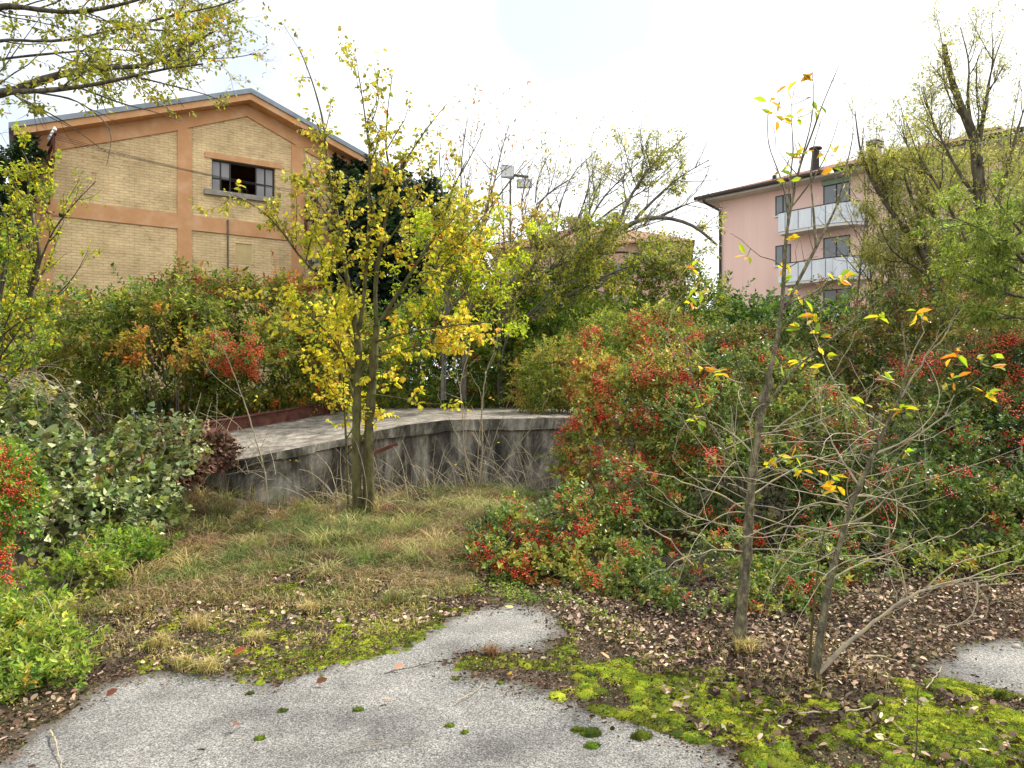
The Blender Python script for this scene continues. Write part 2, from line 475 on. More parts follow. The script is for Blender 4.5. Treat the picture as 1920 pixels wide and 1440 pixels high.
def norm(a):
    return a / (np.linalg.norm(a, axis=-1, keepdims=True) + 1e-9)
def frames(d, up=None, roll=None):
    """rotation matrices whose Y column is d"""
    d = norm(d); n = len(d)
    if up is None: up = np.tile([0, 0, 1.0], (n, 1)) + rng.normal(0, 0.25, (n, 3))
    x = norm(np.cross(d, up)); z = np.cross(x, d)
    if roll is not None:
        c, s = np.cos(roll)[:, None], np.sin(roll)[:, None]
        x, z = x * c + z * s, z * c - x * s
    return np.stack([x, d, z], -1)
def leaves(mb, kind, pos, d, size, cols, up=None, roll=0.6):
    v, f = leaf_tmpl(kind)
    n = len(pos)
    if n == 0: return
    M = frames(d, up, rng.normal(0, roll, n))
    sz = np.broadcast_to(size, (n,))
    wv = v[None, :, :] * np.stack([rng.uniform(.8, 1.2, n) if kind != 'curl' else rng.uniform(.45, 1.4, n), np.ones(n), rng.uniform(.3, 1.8, n)], -1)[:, None, :]
    V = np.einsum('nij,nkj->nki', M, wv) * sz[:, None, None] + pos[:, None, :]
    Fc = f[None] + (np.arange(n) * len(v))[:, None, None]
    C = np.repeat(cols, len(f), axis=0)
    mb.add(V.reshape(-1, 3), Fc.reshape(-1, f.shape[1]), C)

def pick(pal, pos, scale=1.2, jit=0.35, vj=0.22, shift=0.0):
    """palette colour clumped in space; pal = [(weight, (r,g,b) sRGB)]"""
    w = np.array([p[0] for p in pal], float); cs = np.array([lin(*p[1]) for p in pal])
    cum = np.cumsum(w) / w.sum()
    t = noise(pos, scale) * 0.45 + shift + rng.normal(0, jit, len(pos))
    from_rank = (np.tanh(t * 1.6) + 1) / 2
    i = np.searchsorted(cum, np.clip(from_rank, 0, 0.9999))
    c = cs[np.clip(i, 0, len(cs) - 1)]
    c = c * np.array([1.14, 1.03, .84])
    return np.clip(c * (1 + rng.normal(0, vj, (len(pos), 1))) * (1 + rng.normal(0, 0.06, (len(pos), 3))), 0.004, 0.9)

def sprigs(mb, kind, pos, d, n_leaf, length, size, pal, scale=1.2, jit=0.3, spread=0.9, droop=0.0, wood=None, wr=0.0015, vj=0.22):
    """short twigs set with leaves: pos (N,3), outward direction d (N,3)"""
    n = len(pos)
    if n == 0: return
    d = norm(d)
    M = frames(d, roll=rng.uniform(0, 6.28, n))
    ln = length * rng.uniform(.6, 1.25, n)
    base_c = pick(pal, pos, scale, jit, 0.12); sv = rng.uniform(.6, 1.4, n)
    for k in range(n_leaf):
        t = (k + rng.uniform(0, 1, n)) / n_leaf
        a = k * 2.4 + rng.normal(0, .4, n)
        side = M[:, :, 0] * np.cos(a)[:, None] + M[:, :, 2] * np.sin(a)[:, None]
        p = pos + d * (t * ln)[:, None]
        p[:, 2] -= droop * t * t * ln
        ld = side * spread + d * (0.55 + 0.5 * t[:, None]) + rng.normal(0, .2, (n, 3)); ld[:, 2] -= droop * 0.8
        c = base_c * (1 + rng.normal(0, vj, (n, 1))) * (1 + rng.normal(0, .07, (n, 3)))
        leaves(mb, kind, p, ld, size * sv * rng.uniform(.65, 1.2, n), np.clip(c, .004, .9))
    if wood is not None:
        for i in range(0, n):
            q = pos[i][None] + d[i][None] * (np.array([-.3, .4, 1.0]) * ln[i])[:, None]
            q[:, 2] -= droop * np.array([0, .16, 1]) * ln[i]
            wood.tube(q, [wr * 1.3, wr, wr * .5], 3)

# ------------------------------------------------------------------ branching wood
def resample(pts, seg):
    pts = np.asarray(pts, float)
    d = np.r_[0, np.cumsum(np.linalg.norm(np.diff(pts, axis=0), axis=1))]
    n = max(3, int(d[-1] / seg) + 1)
    # smooth curve through the points
    t = np.linspace(0, d[-1], n)
    q = np.stack([np.interp(t, d, pts[:, i]) for i in range(3)], -1)
    for _ in range(2):
        q[1:-1] = 0.25 * q[:-2] + 0.5 * q[1:-1] + 0.25 * q[2:]
    return q
class Plant:
    def __init__(s, k=1.0): s.w = MB(); s.tp = []; s.td = []; s.k = k
    def limb(s, pts, r0, r1, sides=6, seg=0.12, wob=0.0):
        q = resample(pts, seg)
        if wob: q = q + rng.normal(0, wob, q.shape) * np.linspace(0, 1, len(q))[:, None]
        s.w.tube(q, np.linspace(r0, r1, len(q)) * (1 + rng.normal(0, .09, len(q))), sides)
        return q
    def grow(s, q, r0, r1, lv, spec):
        """children along limb q; spec[lv] = dict(n per m, len, ang, up, wob, t0)"""
        if lv >= len(spec): return
        sp = spec[lv]
        seg = np.linalg.norm(np.diff(q, axis=0), axis=1); Lq = seg.sum()
        n = rng.poisson(sp['n'] * Lq * (1 - sp.get('t0', .1)))
        tan = norm(np.gradient(q, axis=0))
        for _ in range(n):
            t = rng.uniform(sp.get('t0', .1), 1.0)
            fi = t * (len(q) - 1); i = min(int(fi), len(q) - 2)
            p = q[i] + (q[i+1] - q[i]) * (fi - i); tg = tan[i]
            side = norm(np.cross(tg, rng.normal(size=3)))
            a = R(sp['ang'] + rng.normal(0, 12))
            d = tg * math.cos(a) + side * math.sin(a)
            ln = sp['len'] * rng.uniform(.45, 1.2) * (1 - .45 * t)
            r = min((r0 + (r1 - r0) * t) * .65, sp.get('r', 1))
            m = sp.get('m', 5)
            pts = [p]; up = sp.get('up', 0)
            for k in range(m):
                d = norm(d + rng.normal(0, sp['wob'], 3) + np.array([0, 0, up / m]))
                pts.append(pts[-1] + d * ln / m)
            pts = np.array(pts)
            s.w.tube(pts, np.linspace(r, r * .35, len(pts)), 4 if r > .006 else 3)
            if sp.get('leaf'):
                for _k in range(rng.poisson(ln * sp['leaf'] * s.k)):
                    tt = rng.uniform(.1, 1) * m; j = min(int(tt), m - 1)
                    s.tp.append(pts[j] + (pts[j+1] - pts[j]) * (tt - j)); s.td.append(norm(pts[j+1] - pts[j]))
            s.grow(pts, r, r * .35, lv + 1, spec)
    def leafset(s, kind, size, pal, droop=0.3, scale=1.0, jit=0.35, keep=None, spread=.9, shift=0, vj=.2, top=None):
        mb = MB()
        if s.tp:
            p = np.array(s.tp); d = np.array(s.td)
            if keep is not None:
                k = keep(p); p = p[k]; d = d[k]
            ld = d * .5 + norm(rng.normal(size=p.shape)) * spread; ld[:, 2] -= droop
            cl = pick(pal, p, scale, jit, vj, shift)
            if top is not None:
                k = rng.uniform(size=len(p)) < sstep(top[0], top[1], p[:, 2]); cl[k] = pick(top[2], p[k], scale, jit, vj)
            leaves(mb, kind, p + norm(ld) * size * .35, ld, size * rng.uniform(.6, 1.25, len(p)), cl)
        return mb

def px_of(p):
    p = np.atleast_2d(p)
    return 960 + F * p[:, 0] / p[:, 1], 720 - F * (p[:, 2] - CAM_H) / p[:, 1]

# ------------------------------------------------------------------ the setting: ground and paving
def sheet(name, x0, x1, y0, y1, step, hfun, mat, keep=None, dirt=None, **kw):
    xs = np.arange(x0, x1 + step / 2, step); ys = np.arange(y0, y1 + step / 2, step)
    X, Y = np.meshgrid(xs, ys); Z = hfun(X, Y)
    V = np.stack([X, Y, Z], -1).reshape(-1, 3)
    nx = len(xs); i = np.arange(len(ys) - 1)[:, None] * nx; j = np.arange(nx - 1)[None]
    Fc = np.stack([i + j, i + j + 1, i + j + 1 + nx, i + j + nx], -1).reshape(-1, 4)
    if keep is not None:
        c = V[Fc].mean(1); Fc = Fc[keep(c[:, 0], c[:, 1])]
    mb = MB(); cc_ = V[Fc].mean(1); mb.add(V, Fc, dirt(cc_)[:, None] * np.ones(3) if dirt else (0.5, 0.5, 0.5))
    o = mb.build(name, mat, smooth=True); tag(o, **kw)
    return o

def in_poly(x, y, poly):
    x = np.asarray(x); y = np.asarray(y); c = np.zeros(x.shape, bool)
    n = len(poly)
    for i in range(n):
        x1, y1 = poly[i]; x2, y2 = poly[i - 1]
        k = ((y1 > y) != (y2 > y)) & (x < (x2 - x1) * (y - y1) / (y2 - y1 + 1e-12) + x1)
        c ^= k
    return c
def gpoly(pts):
    return [tuple(ground_at(a, b)[:2]) for a, b in pts]

PAVE_A = gpoly([(-200,1500),(-60,1450),(40,1400),(120,1325),(200,1275),(330,1258),(440,1268),(490,1278),(600,1245),(760,1215),(800,1190),(850,1160),(900,1138),(970,1140),(1050,1160),(1075,1195),(1010,1222),(900,1222),(850,1240),(880,1262),(960,1272),(1030,1290),(1080,1320),(1180,1345),(1260,1370),(1330,1388),(1385,1420),(1410,1460),(1500,1900),(960,2600),(-200,2600)])
PAVE_B = gpoly([(1730,1262),(1760,1236),(1850,1212),(1920,1198),(2100,1190),(2100,1330),(1920,1312),(1850,1292),(1780,1284)])
def paved(x, y):
    q = np.stack([x, y, 0 * x], -1)
    nx = noise(q, 5.0) * 0.07 + noise(q, 17) * 0.05; ny = noise(q + 9, 5.0) * 0.09 + noise(q + 5, 17) * .06
    return in_poly(x + nx, y + ny, PAVE_A) | in_poly(x + nx, y + ny, PAVE_B)

def edge_dirt(c):
    d = np.zeros(len(c))
    for k in range(12):
        a = k * .5236
        for rr in (.06, .14, .25): d += ~paved(c[:, 0] + rr * math.cos(a), c[:, 1] + rr * math.sin(a))
    return np.clip(.1 + d / 26, 0, 1)
sheet('ground', -12, 14, -2, 34, 0.2, lambda x, y: terrain(x, y) + noise(np.stack([x.ravel(), y.ravel(), 0*x.ravel()], -1), 2.5).reshape(x.shape) * 0.02 * sstep(4.6, 6.2, y), M_soil, kind='structure')
fb = MB()
bx = [(-400,-60),(-12,-2),(-12,34),(-400,400),(14,34),(400,400),(14,-2),(400,-60)]
fv = [(x, y, float(terrain(x, y)) - .02) for x, y in bx]
fb.add(fv, [(0,1,2,3),(3,2,4,5),(5,4,6,7),(7,6,1,0)])
tag(fb.build('distant_ground', M_soil), kind='structure')
sheet('pavement', -4.2, 5.2, 0.6, 6.0, 0.025, lambda x, y: 0 * x + 0.006 + 0.022 * sstep(4.6, 6.2, y), M_pave, keep=paved, dirt=edge_dirt, kind='structure')

# ------------------------------------------------------------------ warehouse
WU = np.array([0.835, 0.549]); WU /= np.linalg.norm(WU)
WANG = math.atan2(WU[1], WU[0])
W0 = np.array([-8.89, 25.0, 0.0])
def WW(t, z, out=0.0):
    """point on the gable wall: t along it, z up, out towards the viewer"""
    return np.array([W0[0] + WU[0]*t + WU[1]*out, W0[1] + WU[1]*t - WU[0]*out, z])
wh = empty('warehouse', W0, 'yellow painted brick warehouse with orange bands and a shallow gable roof', 'warehouse', rz=WANG)
EH, RH, HW = 8.78, 10.95, 5.98      # eave, ridge, half width
rk = (RH - EH) / HW
def roof_z(x): return RH - abs(x) * rk
b = MB()
WX0, WX1, WZ0, WZ1 = -1.10, 0.95, 7.93, 8.97
b.prism([(-HW, 0), (WX0, 0), (WX0, roof_z(WX0)), (-HW, EH)], 0, .35)
b.prism([(WX0, 0), (WX1, 0), (WX1, WZ0), (WX0, WZ0)], 0, .35)
b.prism([(WX0, WZ1), (WX1, WZ1), (WX1, roof_z(WX1)), (0, RH), (WX0, roof_z(WX0))], 0, .35)
b.prism([(WX1, 0), (HW, 0), (HW, EH), (WX1, roof_z(WX1))], 0, .35)
b.build('gable_wall', M_brick, wh)
b = MB()
b.box((-HW, .35, 0), (-HW + .35, 22, EH)); b.box((HW - .35, .35, 0), (HW, 22, EH)); b.box((-HW, 22, 0), (HW, 22.3, EH))
b.box((-HW + .36, .36, 0), (HW - .36, 21.9, .1))
b.build('side_wall', M_brick, wh)
# orange concrete frame
b = MB()
for x, w in ((-HW + .22, .44), (-1.93, .42), (1.72, .42), (HW - .22, .44)):
    zt = min(roof_z(x - w/2), roof_z(x + w/2)) - .38
    b = MB(); b.box((x - w/2, -.06, 0), (x + w/2, 0, zt)); b.build('pilaster', M_orange, wh)
b = MB()
for x0, x1 in ((-HW + .44, -2.14), (-1.72, 1.51), (1.93, HW - .44)):
    b = MB(); b.box((x0, -.055, 6.55), (x1, 0, 7.02)); b.build('string_course', M_orange, wh)
b = MB()
lo = [(-HW, EH - .5), (-2.3, roof_z(2.3) - .5), (-1.6, roof_z(1.6) - .46), (-.5, roof_z(.5) - .42), (0, RH - .4), (.5, roof_z(.5) - .42), (1.45, roof_z(1.45) - .46), (2.1, roof_z(2.1) - .5), (HW, EH - .5)]
for (xa, za), (xb, zb) in zip(lo[:-1], lo[1:]):
    b.prism([(xa, za), (xb, zb), (xb, roof_z(xb)), (xa, roof_z(xa))], -.064, 0)
b.build('gable_band', M_orange, wh)
# roof: slopes with overhang, orange soffit board and grey flashing
OV = .55
b = MB()
for sgn in (-1, 1):
    x1 = sgn * (HW + .5); z1 = roof_z(HW + .5)
    b.prism([(0, RH), (x1, z1), (x1, z1 + .2), (0, RH + .2)], -OV, 22.6)
b.build('roof', M_orange, wh)
b = MB()
for sgn in (-1, 1):
    x1 = sgn * (HW + .62); z1 = roof_z(HW + .62)
    b.prism([(0, RH + .204), (x1, z1 + .204), (x1, z1 + .36), (0, RH + .36)], -OV - .06, 22.7)
b.build('roof_flashing', M_fascia, wh)
b = MB(); b.box((-HW - .5, -.3, EH - .45), (-HW - .02, .2, EH - .02)); b.box((-HW - .45, .5, EH - .5), (-HW - .02, 22, EH - .2))
b.build('eave_bracket', M_darksteel, wh)
b = MB(); b.box((WX0 - .22, -.05, WZ1), (WX1 + .2, 0, WZ1 + .17)); b.build('lintel', M_orange, wh)
b = MB(); b.box((WX0 - .25, -.14, WZ0 - .16), (WX1 + .02, 0, WZ0)); b.build('window_sill', M_conc, wh)
win = MB()
win.box((WX0, .10, WZ0), (WX1, .16, WZ0 + .05)); win.box((WX0, .10, WZ1 - .05), (WX1, .16, WZ1))
for x in (WX0, WX0 + .28, WX0 + .58, .32, .62, WX1 - .05):
    win.box((x, .10, WZ0 + .05), (x + .035, .16, WZ1 - .05))
win.box((WX0 + .035, .102, WZ0 + .42), (WX0 + .58, .158, WZ0 + .45)); win.box((.355, .102, WZ0 + .42), (WX1 - .05, .158, WZ0 + .45))
wf = win.build('window', M_frame, wh)
g = MB()
for x0, x1, z0, z1 in ((WX0+.04, WX0+.27, WZ0+.06, WZ0+.41), (WX0+.04, WX0+.27, WZ0+.46, WZ1-.06), (WX0+.32, WX0+.57, WZ0+.46, WZ1-.06), (.36, .61, WZ0+.06, WZ0+.41), (.36, .61, WZ0+.46, WZ1-.06), (.66, WX1-.06, WZ0+.06, WZ0+.41), (.66, WX1-.06, WZ0+.46, WZ1-.06)):
    g = MB(); g.box((x0, .12, z0), (x1, .135, z1)); g.build('pane', M_dirty, wf)
# a sash swung open inside the middle bay
g = MB()
for k in range(4):
    g.beam((WX0 + .62 + k * .19, .4, WZ0 + .02), (WX0 + .72 + k * .19, .75, WZ0 + .6), .02, .02)
for k in range(3):
    z = WZ0 + .02 + k * .28; y = .4 + k * .17
    g.beam((WX0 + .62 + k*.05, y, z), (WX0 + 1.22 + k*.05, y, z), .02, .02)
g.build('open_sash', M_frame, wf)
b = MB(); b.box((-.36, -.012, 5.6), (.18, .0, 6.28)); bp = b.build('blind_window', noisy_mat('smooth_yellow_plaster', (.5, .38, .17), (.6, .47, .24), 3, .9, .1, .01), wh)
b = MB()
b.box((-.4, -.035, 6.28), (.22, 0, 6.33)); b.box((-.4, -.03, 5.6), (-.36, 0, 6.28)); b.box((.18, -.03, 5.6), (.22, 0, 6.28)); b.build('frame', M_brick, bp)
b = MB(); b.tube([(-.62, -.09, 7.0), (-.62, -.09, 5.2), (-.62, -.09, 3)], .028, 8); b.build('conduit', M_grey, wh)

annex = empty('brick_annex', WW(-9.0, 0), 'low tan brick wing half hidden by yellow leaves left of the warehouse', 'building', rz=WANG)
b = MB(); b.box((-3.5, 0.2, 0), (2.95, 6, 6.1)); b.build('wall', M_brick, annex)
b = MB(); b.prism([(-3.7, 6.104), (3.0, 6.104), (3.0, 6.3), (-3.7, 6.3)], -.1, 6.2); b.build('roof', M_fascia, annex)

# ivy on the right of the gable, and cable brackets
def bracket(t, z, label):
    e = empty('insulator_bracket', WW(t, z, .06), label, 'cable bracket', 'cable brackets on the warehouse', rz=WANG)
    m = MB()
    m.beam((0, 0, 0), (0.1, -.95, .12), .07, .07); m.beam((0, 0, -.5), (0.1, -.95, -.25), .07, .07)
    m.beam((.1, -.95, -.32), (.1, -.95, .3), .06, .06); m.beam((0, -.05, -1.25), (.1, -.93, -.3), .06, .06)
    m.beam((0, -.05, .05), (0, -.05, -1.5), .12, .07)
    m.beam((-.02, -.1, .2), (.14, -1.1, .34), .06, .06)
    m.build('arm', M_rust, e)
    m = MB()
    for k in range(4):
        p = np.array([.01 + .035 * k, -.25 - .23 * k, .28 + .033 * k])
        m.tube([p, p + (0,0,.04), p + (0,0,.05), p + (0,0,.09), p + (0,0,.1), p + (0,0,.15)], [.035, .035, .06, .06, .045, .02], 8)
    m.build('insulators', M_ceram, e)
    return [WW(t, z, .06) + np.array([WU[1]*(.25+.23*k), -WU[0]*(.25+.23*k), .4]) for k in range(4)]
A = bracket(-HW + .35, 8.35, 'rusty bracket with white insulators on the left corner of the brick warehouse')
B = bracket(1.98, 7.75, 'rusty bracket with white insulators right of the broken window')
for k in range(3):
    c = MB(); s_ = np.linspace(0, 1, 24)[:, None]
    q = A[k] * (1 - s_) + B[k] * s_; q[:, 2] -= (.1 + .04*k) * 4 * (s_ * (1 - s_))[:, 0]
    c.tube(q, .007, 4)
    tag(c.build('cable', M_darksteel), 'thin dark cable strung between the two insulator brackets on the warehouse', 'cable', 'cables strung across the warehouse gable')

# ------------------------------------------------------------------ pink apartment block
BU = np.array([0.68, -0.735]); BU /= np.linalg.norm(BU)
BANG = math.atan2(BU[1], BU[0])
B0 = np.array([390 / F * 48, 48.0, 0])
pk = empty('apartment_block', B0, 'pink three storey apartment block with pale balconies and a dark gutter', 'apartment building', rz=BANG)
BL, BD, BHt = 16.5, 12.0, 13.3
b = MB(); b.box((0, 0, 0), (BL, BD, BHt)); b.build('wall', M_pink, pk)
b = MB(); b.box((-1.0, -1.0, BHt + .003), (BL + 1, BD + 1, BHt + .2)); b.build('soffit', M_soffit, pk)
b = MB()
x0, x1, y0, y1, z0 = -1.1, BL + 1.1, -1.1, BD + 1.1, BHt + .25
v = [(x0,y0,z0),(x1,y0,z0),(x1,y1,z0),(x0,y1,z0),(x0+6.5,(y0+y1)/2,z0+2.3),(x1-6.5,(y0+y1)/2,z0+2.3)]
b.add(v, [(0,1,5,4),(2,3,4,5)]); b.add(v, [(1,2,5),(3,0,4)]); b.add(v, [(0,3,2,1)])
# tile ridges down the front slope
for x in np.arange(x0 + .2, x1, .32):
    h = min((x - x0) / 6.5, (x1 - x) / 6.5, 1)
    b.tube([(x, y0 - .04, z0 + .03), (x, y0 + (y1 - y0)/2*h*.97, z0 + 2.3*h*.97 + .03)], .075, 5)
b.build('roof', M_tile, pk)
b = MB(); b.beam((-1.15, -1.17, BHt + .2), (BL + 1.1, -1.17, BHt + .2), .17, .2)
b.tube([(-.55, -1.15, BHt + .15), (-.5, -1.0, BHt - .12), (.02, -.12, BHt - .55), (.07, -.1, BHt - .9), (.07, -.1, 2)], .085, 8)
b.build('gutter', M_darksteel, pk)
def pink_window(x, z, w, h, shutter):
    m = MB()
    m.box((x - .06, -.03, z), (x, .02, z + h)); m.box((x + w, -.03, z), (x + w + .06, .02, z + h)); m.box((x, -.03, z + h - .06), (x + w, .02, z + h))
    m.box((x + w/2 - .04, -.028, z), (x + w/2 + .04, .02, z + h - .06))
    f = m.build('window', M_frame, pk)
    m = MB(); m.box((x, -.015, z), (x + w/2 - .04, -.004, z + h - .06)); m.build('pane', M_glass, f)
    m = MB(); m.box((x + w/2 + .04, -.015, z), (x + w, -.004, z + h - .06)); m.build('pane', M_glass, f)
    m = MB(); m.box((x - .12, -.12, z - .07), (x + w + .12, .01, z)); m.build('sill', M_white, f)
    if shutter:
        m = MB(); m.box((x - .12, -.1, z + h), (x + w + .12, .01, z + h + .28)); m.build('shutter_box', M_shut, f)
def xat(px):   # position along the pink wall for a picture column
    r_ = (px - 960) / F
    return (r_ * B0[1] - B0[0]) / (BU[0] - r_ * BU[1])
for zf in (11.0, 8.0, 5.0, 2.0):
    xa = xat(1456); pink_window(xa, zf + .75, .85, 1.2, False)
    xb = xat(1546); pink_window(xb, zf - .1, 1.4, 2.1, zf > 10)
    xc = xat(1655); pink_window(xc, zf + .75, .9, 1.2, False)
    xd = xat(1760); pink_window(xd, zf + .75, 1.1, 1.3, False)
for zf in (10.35, 7.35, 4.35, 1.35):
    xs, xe = xat(1478), xat(1635)
    plan = [(xs, 0), (xs, -1.15), (xe - 1.6, -1.3), (xe - .6, -.95), (xe, 0)]
    m = MB(); m.prism(plan, zf, zf + .14, 'z')
    bl = m.build('balcony', M_soffit, pk)
    m = MB()
    for (xa, ya), (xb, yb) in zip(plan[:-1], plan[1:]):
        m.beam((xa, ya, zf + .7), (xb, yb, zf + .7), .07, 1.08)
    m.build('parapet', M_balc, bl)
    for k in range(4):
        xj = xs + (xe - 1.6 - xs) * (k + .5) / 4; yj = -1.15 - .15 * (xj - xs) / (xe - 1.6 - xs) - .04
        m = MB(); m.box((xj, yj - .012, zf + .2), (xj + .03, yj, zf + 1.2)); m.build('panel_joint', M_grey, bl)
    m = MB()
    for (xa, ya), (xb, yb) in zip(plan[:-1], plan[1:]):
        m.beam((xa, ya, zf + 1.27), (xb, yb, zf + 1.27), .1, .05)
    m.build('rail', M_frame, bl)
def chimney_box(parent, x, y, z, w, h, mat, cap=M_conc):
    m = MB(); m.box((x - w/2, y - w/2, z), (x + w/2, y + w/2, z + h)); c = m.build('chimney', mat, parent)
    m = MB()
    for k in range(3):
        zz = z + h + .02 + k * .16
        m.box((x - w*.62, y - w*.62, zz), (x + w*.62, y + w*.62, zz + .07))
    m.box((x - w*.3, y - w*.3, z + h), (x + w*.3, y + w*.3, z + h + .5))
    m.build('cap', cap, c)
chimney_box(pk, xat(1655) - 1.6, 3.0, BHt + .8, .6, 1.35, M_conc)
chimney_box(pk, 14.2, 4.0, BHt + 1.0, .7, .6, M_pink)
m = MB(); m.tube([(xat(1530)-.5, 1.0, BHt + .3), (xat(1530)-.5, 1.0, BHt + 2.2)], .22, 10, cap=True); m.tube([(xat(1530)-.5, 1.0, BHt + 2.25), (xat(1530)-.5, 1.0, BHt + 2.34)], .38, 10, cap=True)
m.build('flue', M_darksteel, pk)
m = MB(); m.tube([(xat(1452)-.1, .2, BHt + .3), (xat(1452)-.1, .2, BHt + 1.0)], .13, 8, cap=True); m.build('vent', M_darksteel, pk)

# far pink house behind the trees
H0 = P(1100, 720, 66); H0[2] = 0
fh = empty('hip_roofed_house', H0, 'faded pink house with a brown tiled hip roof behind the leaning trees', 'house', rz=R(-12))
b = MB(); b.box((-8.5, 0, 0), (8.5, 10, 13.8)); b.build('wall', M_dpink, fh)
b = MB(); v = [(-9.3,-.8,13.81),(9.3,-.8,13.81),(9.3,10.8,13.81),(-9.3,10.8,13.81),(-2.2,5,16.4),(2.2,5,16.4)]
b.add(v, [(0,1,5,4),(2,3,4,5),(0,3,2,1)]); b.add(v, [(1,2,5),(3,0,4)]); b.build('roof', M_tile, fh)
chimney_box(fh, -1.6, 4.2, 15.9, 1.1, .9, M_dpink)
m = MB(); m.tube([(2.3, 3.4, 15), (2.3, 3.4, 17.4)], .3, 8, cap=True); m.build('flue', M_darksteel, fh)
for i in range(5):
    x = -7 + i * 3.2; m = MB(); m.box((x, -.05, 10.6), (x + 1.1, .02, 12.1)); m.build('window', M_glass, fh)

# floodlight mast
L0 = P(957, 720, 27); L0[2] = .9
fl = empty('floodlight_mast', L0, 'thin mast carrying two box floodlights above the bare branches', 'floodlight')
zt = 1.6 + (720 - 330) / F * 27 - .9
m = MB(); m.tube([(0,0,0), (0,0,zt)], [.06, .04], 8); m.build('pole', M_grey, fl)
m = MB(); m.beam((-.1, 0, zt + .05), (.65, -.05, zt - .05), .06, .08); m.beam((.52, -.05, zt - .06), (.52, -.05, zt - .2), .05, .05); m.beam((-.1, 0, zt + .05), (-.1, 0, zt + .2), .05, .05); m.build('crossarm', M_darksteel, fl)
for (cx, cz, tilt, w, h) in ((-.1, zt + .13, -.35, .5, .46), (.5, zt - .3, .05, .56, .3)):
    m = MB(); c_, s_ = math.cos(tilt), math.sin(tilt)
    pts = []
    for y, k in ((-.12, 1.0), (.02, .96), (.12, .6)):
        for (a_, b_) in ((-1,-1),(1,-1),(1,1),(-1,1)):
            X = a_ * w / 2 * k; Z = b_ * h / 2 * k
            pts.append((cx + X * c_ * .98 - 0, y, cz + Z + X * s_ * .4))
    fcs = [(0,1,2,3)] + [(r_*4+i, r_*4+(i+1)%4, r_*4+4+(i+1)%4, r_*4+4+i) for r_ in range(2) for i in range(4)] + [(8,9,10,11)]
    m.add(pts, fcs); hd = m.build('lamp_head', M_fascia, fl)
    m = MB(); m.box((cx - w*.42, -.135, cz - h*.4), (cx + w*.42, -.123, cz + h*.4)); m.build('lens', M_white, hd)

# ------------------------------------------------------------------ loading ramp
FE = [(60,905,9.0),(250,900,9.1),(330,884,9.15),(460,858,9.3),(560,838,9.75),(640,822,10.1),(700,808,10.4),(750,797,10.7),(830,787,11.0),(940,784,11.4),(1060,783,11.9),(1300,783,12.6)]
BE = [(60,850,10.4),(230,845,10.6),(370,819,11.2),(470,801,12.0),(560,785,12.9),(650,768,14.0),(740,766,14.6),(900,765,15.2),(1060,765,15.6),(1300,765,16)]
fe = resample([P(*q) for q in FE], .05); be = resample([P(*q) for q in BE], .05)
N = 140
def rs(q, n):
    d = np.r_[0, np.cumsum(np.linalg.norm(np.diff(q, axis=0), axis=1))]; t = np.linspace(0, d[-1], n)
    return np.stack([np.interp(t, d, q[:, i]) for i in range(3)], -1)
fe = rs(fe, N); be = rs(be, N)
rp = empty('loading_ramp', (fe[60][0], fe[60][1], 0), 'weathered concrete loading ramp with a stained front wall and rusty steel edge', 'loading ramp')
RO = np.array([fe[60][0], fe[60][1], 0])
nrm = norm(np.cross(norm(np.gradient(fe, axis=0)), np.array([0, 0, 1.0])))   # towards the viewer
rag = noise(fe, 6) * .02 + noise(fe, 20) * .012
K = 14
V = []
lip_dz = 0.11 + .05 * sstep(640/1.0, 641, 0) +   .014 * noise(fe, 3) + .06 * sstep(-2.2, -1.4, fe[:, 0])
V.append(fe - nrm * .06 + np.array([0, 0, -1.0]) * lip_dz[:, None])        # under the lip
V.append(fe + nrm * (.04 + rag)[:, None] + np.array([0, 0, -1.0]) * lip_dz[:, None])
V.append(fe + nrm * (.05 + rag)[:, None] + np.array([0, 0, -.004]))
for k in range(K + 1):
    s_ = k / K; q = fe * (1 - s_) + be * s_
    q = q + np.array([0, 0, 1]) * (noise(q, 3) * .012 + noise(q, 11) * .006)[:, None]
    V.append(q)
V.append(be - np.array([0, 0, 1.2]))
rows = len(V); V = np.array(V).reshape(-1, 3)
i = np.arange(rows - 1)[:, None] * N; j = np.arange(N - 1)[None]
Fc = np.stack([i + j, i + j + 1, i + j + 1 + N, i + j + N], -1).reshape(-1, 4)
ne = 2 * (N - 1)
m = MB(); m.add(V, Fc[ne:]); m.build('deck', M_deck, rp, origin=RO)
m = MB(); m.add(V, Fc[:ne]); m.build('slab_edge', M_stain, rp, origin=RO)
V = []
for k in range(9):
    z = 1 - k / 8
    q = fe.copy(); q = q - nrm * (.03 + .0 * k); q[:, 2] = -.15 + (fe[:, 2] - .12 + .15) * z
    q = q + nrm * (noise(q, 7) * .008)[:, None]; V.append(q)
V = np.array(V).reshape(-1, 3)
i = np.arange(8)[:, None] * N
Fc = np.stack([i + j, i + j + 1, i + j + 1 + N, i + j + N], -1).reshape(-1, 4)
m = MB(); m.add(V, Fc); m.build('front_wall', M_stain, rp, origin=RO)
m = MB()
bq = [P(355, 822, 11.1), P(470, 802, 12.0), P(560, 785, 12.9), P(655, 768, 14.1)]
for a_, c_ in zip(bq[:-1], bq[1:]): m.beam(a_ + (0, -.05, .09), c_ + (0, -.05, .09), .03, .2); m.beam(a_ + (0, 0, .2), c_ + (0, 0, .2), .14, .016)
m.build('edge_beam', M_rust, rp, origin=RO)
m = MB(); m.beam(P(694, 852, 10.25), P(745, 832, 10.5), .02, .05); m.build('corner_angle', M_rust, rp, origin=RO)

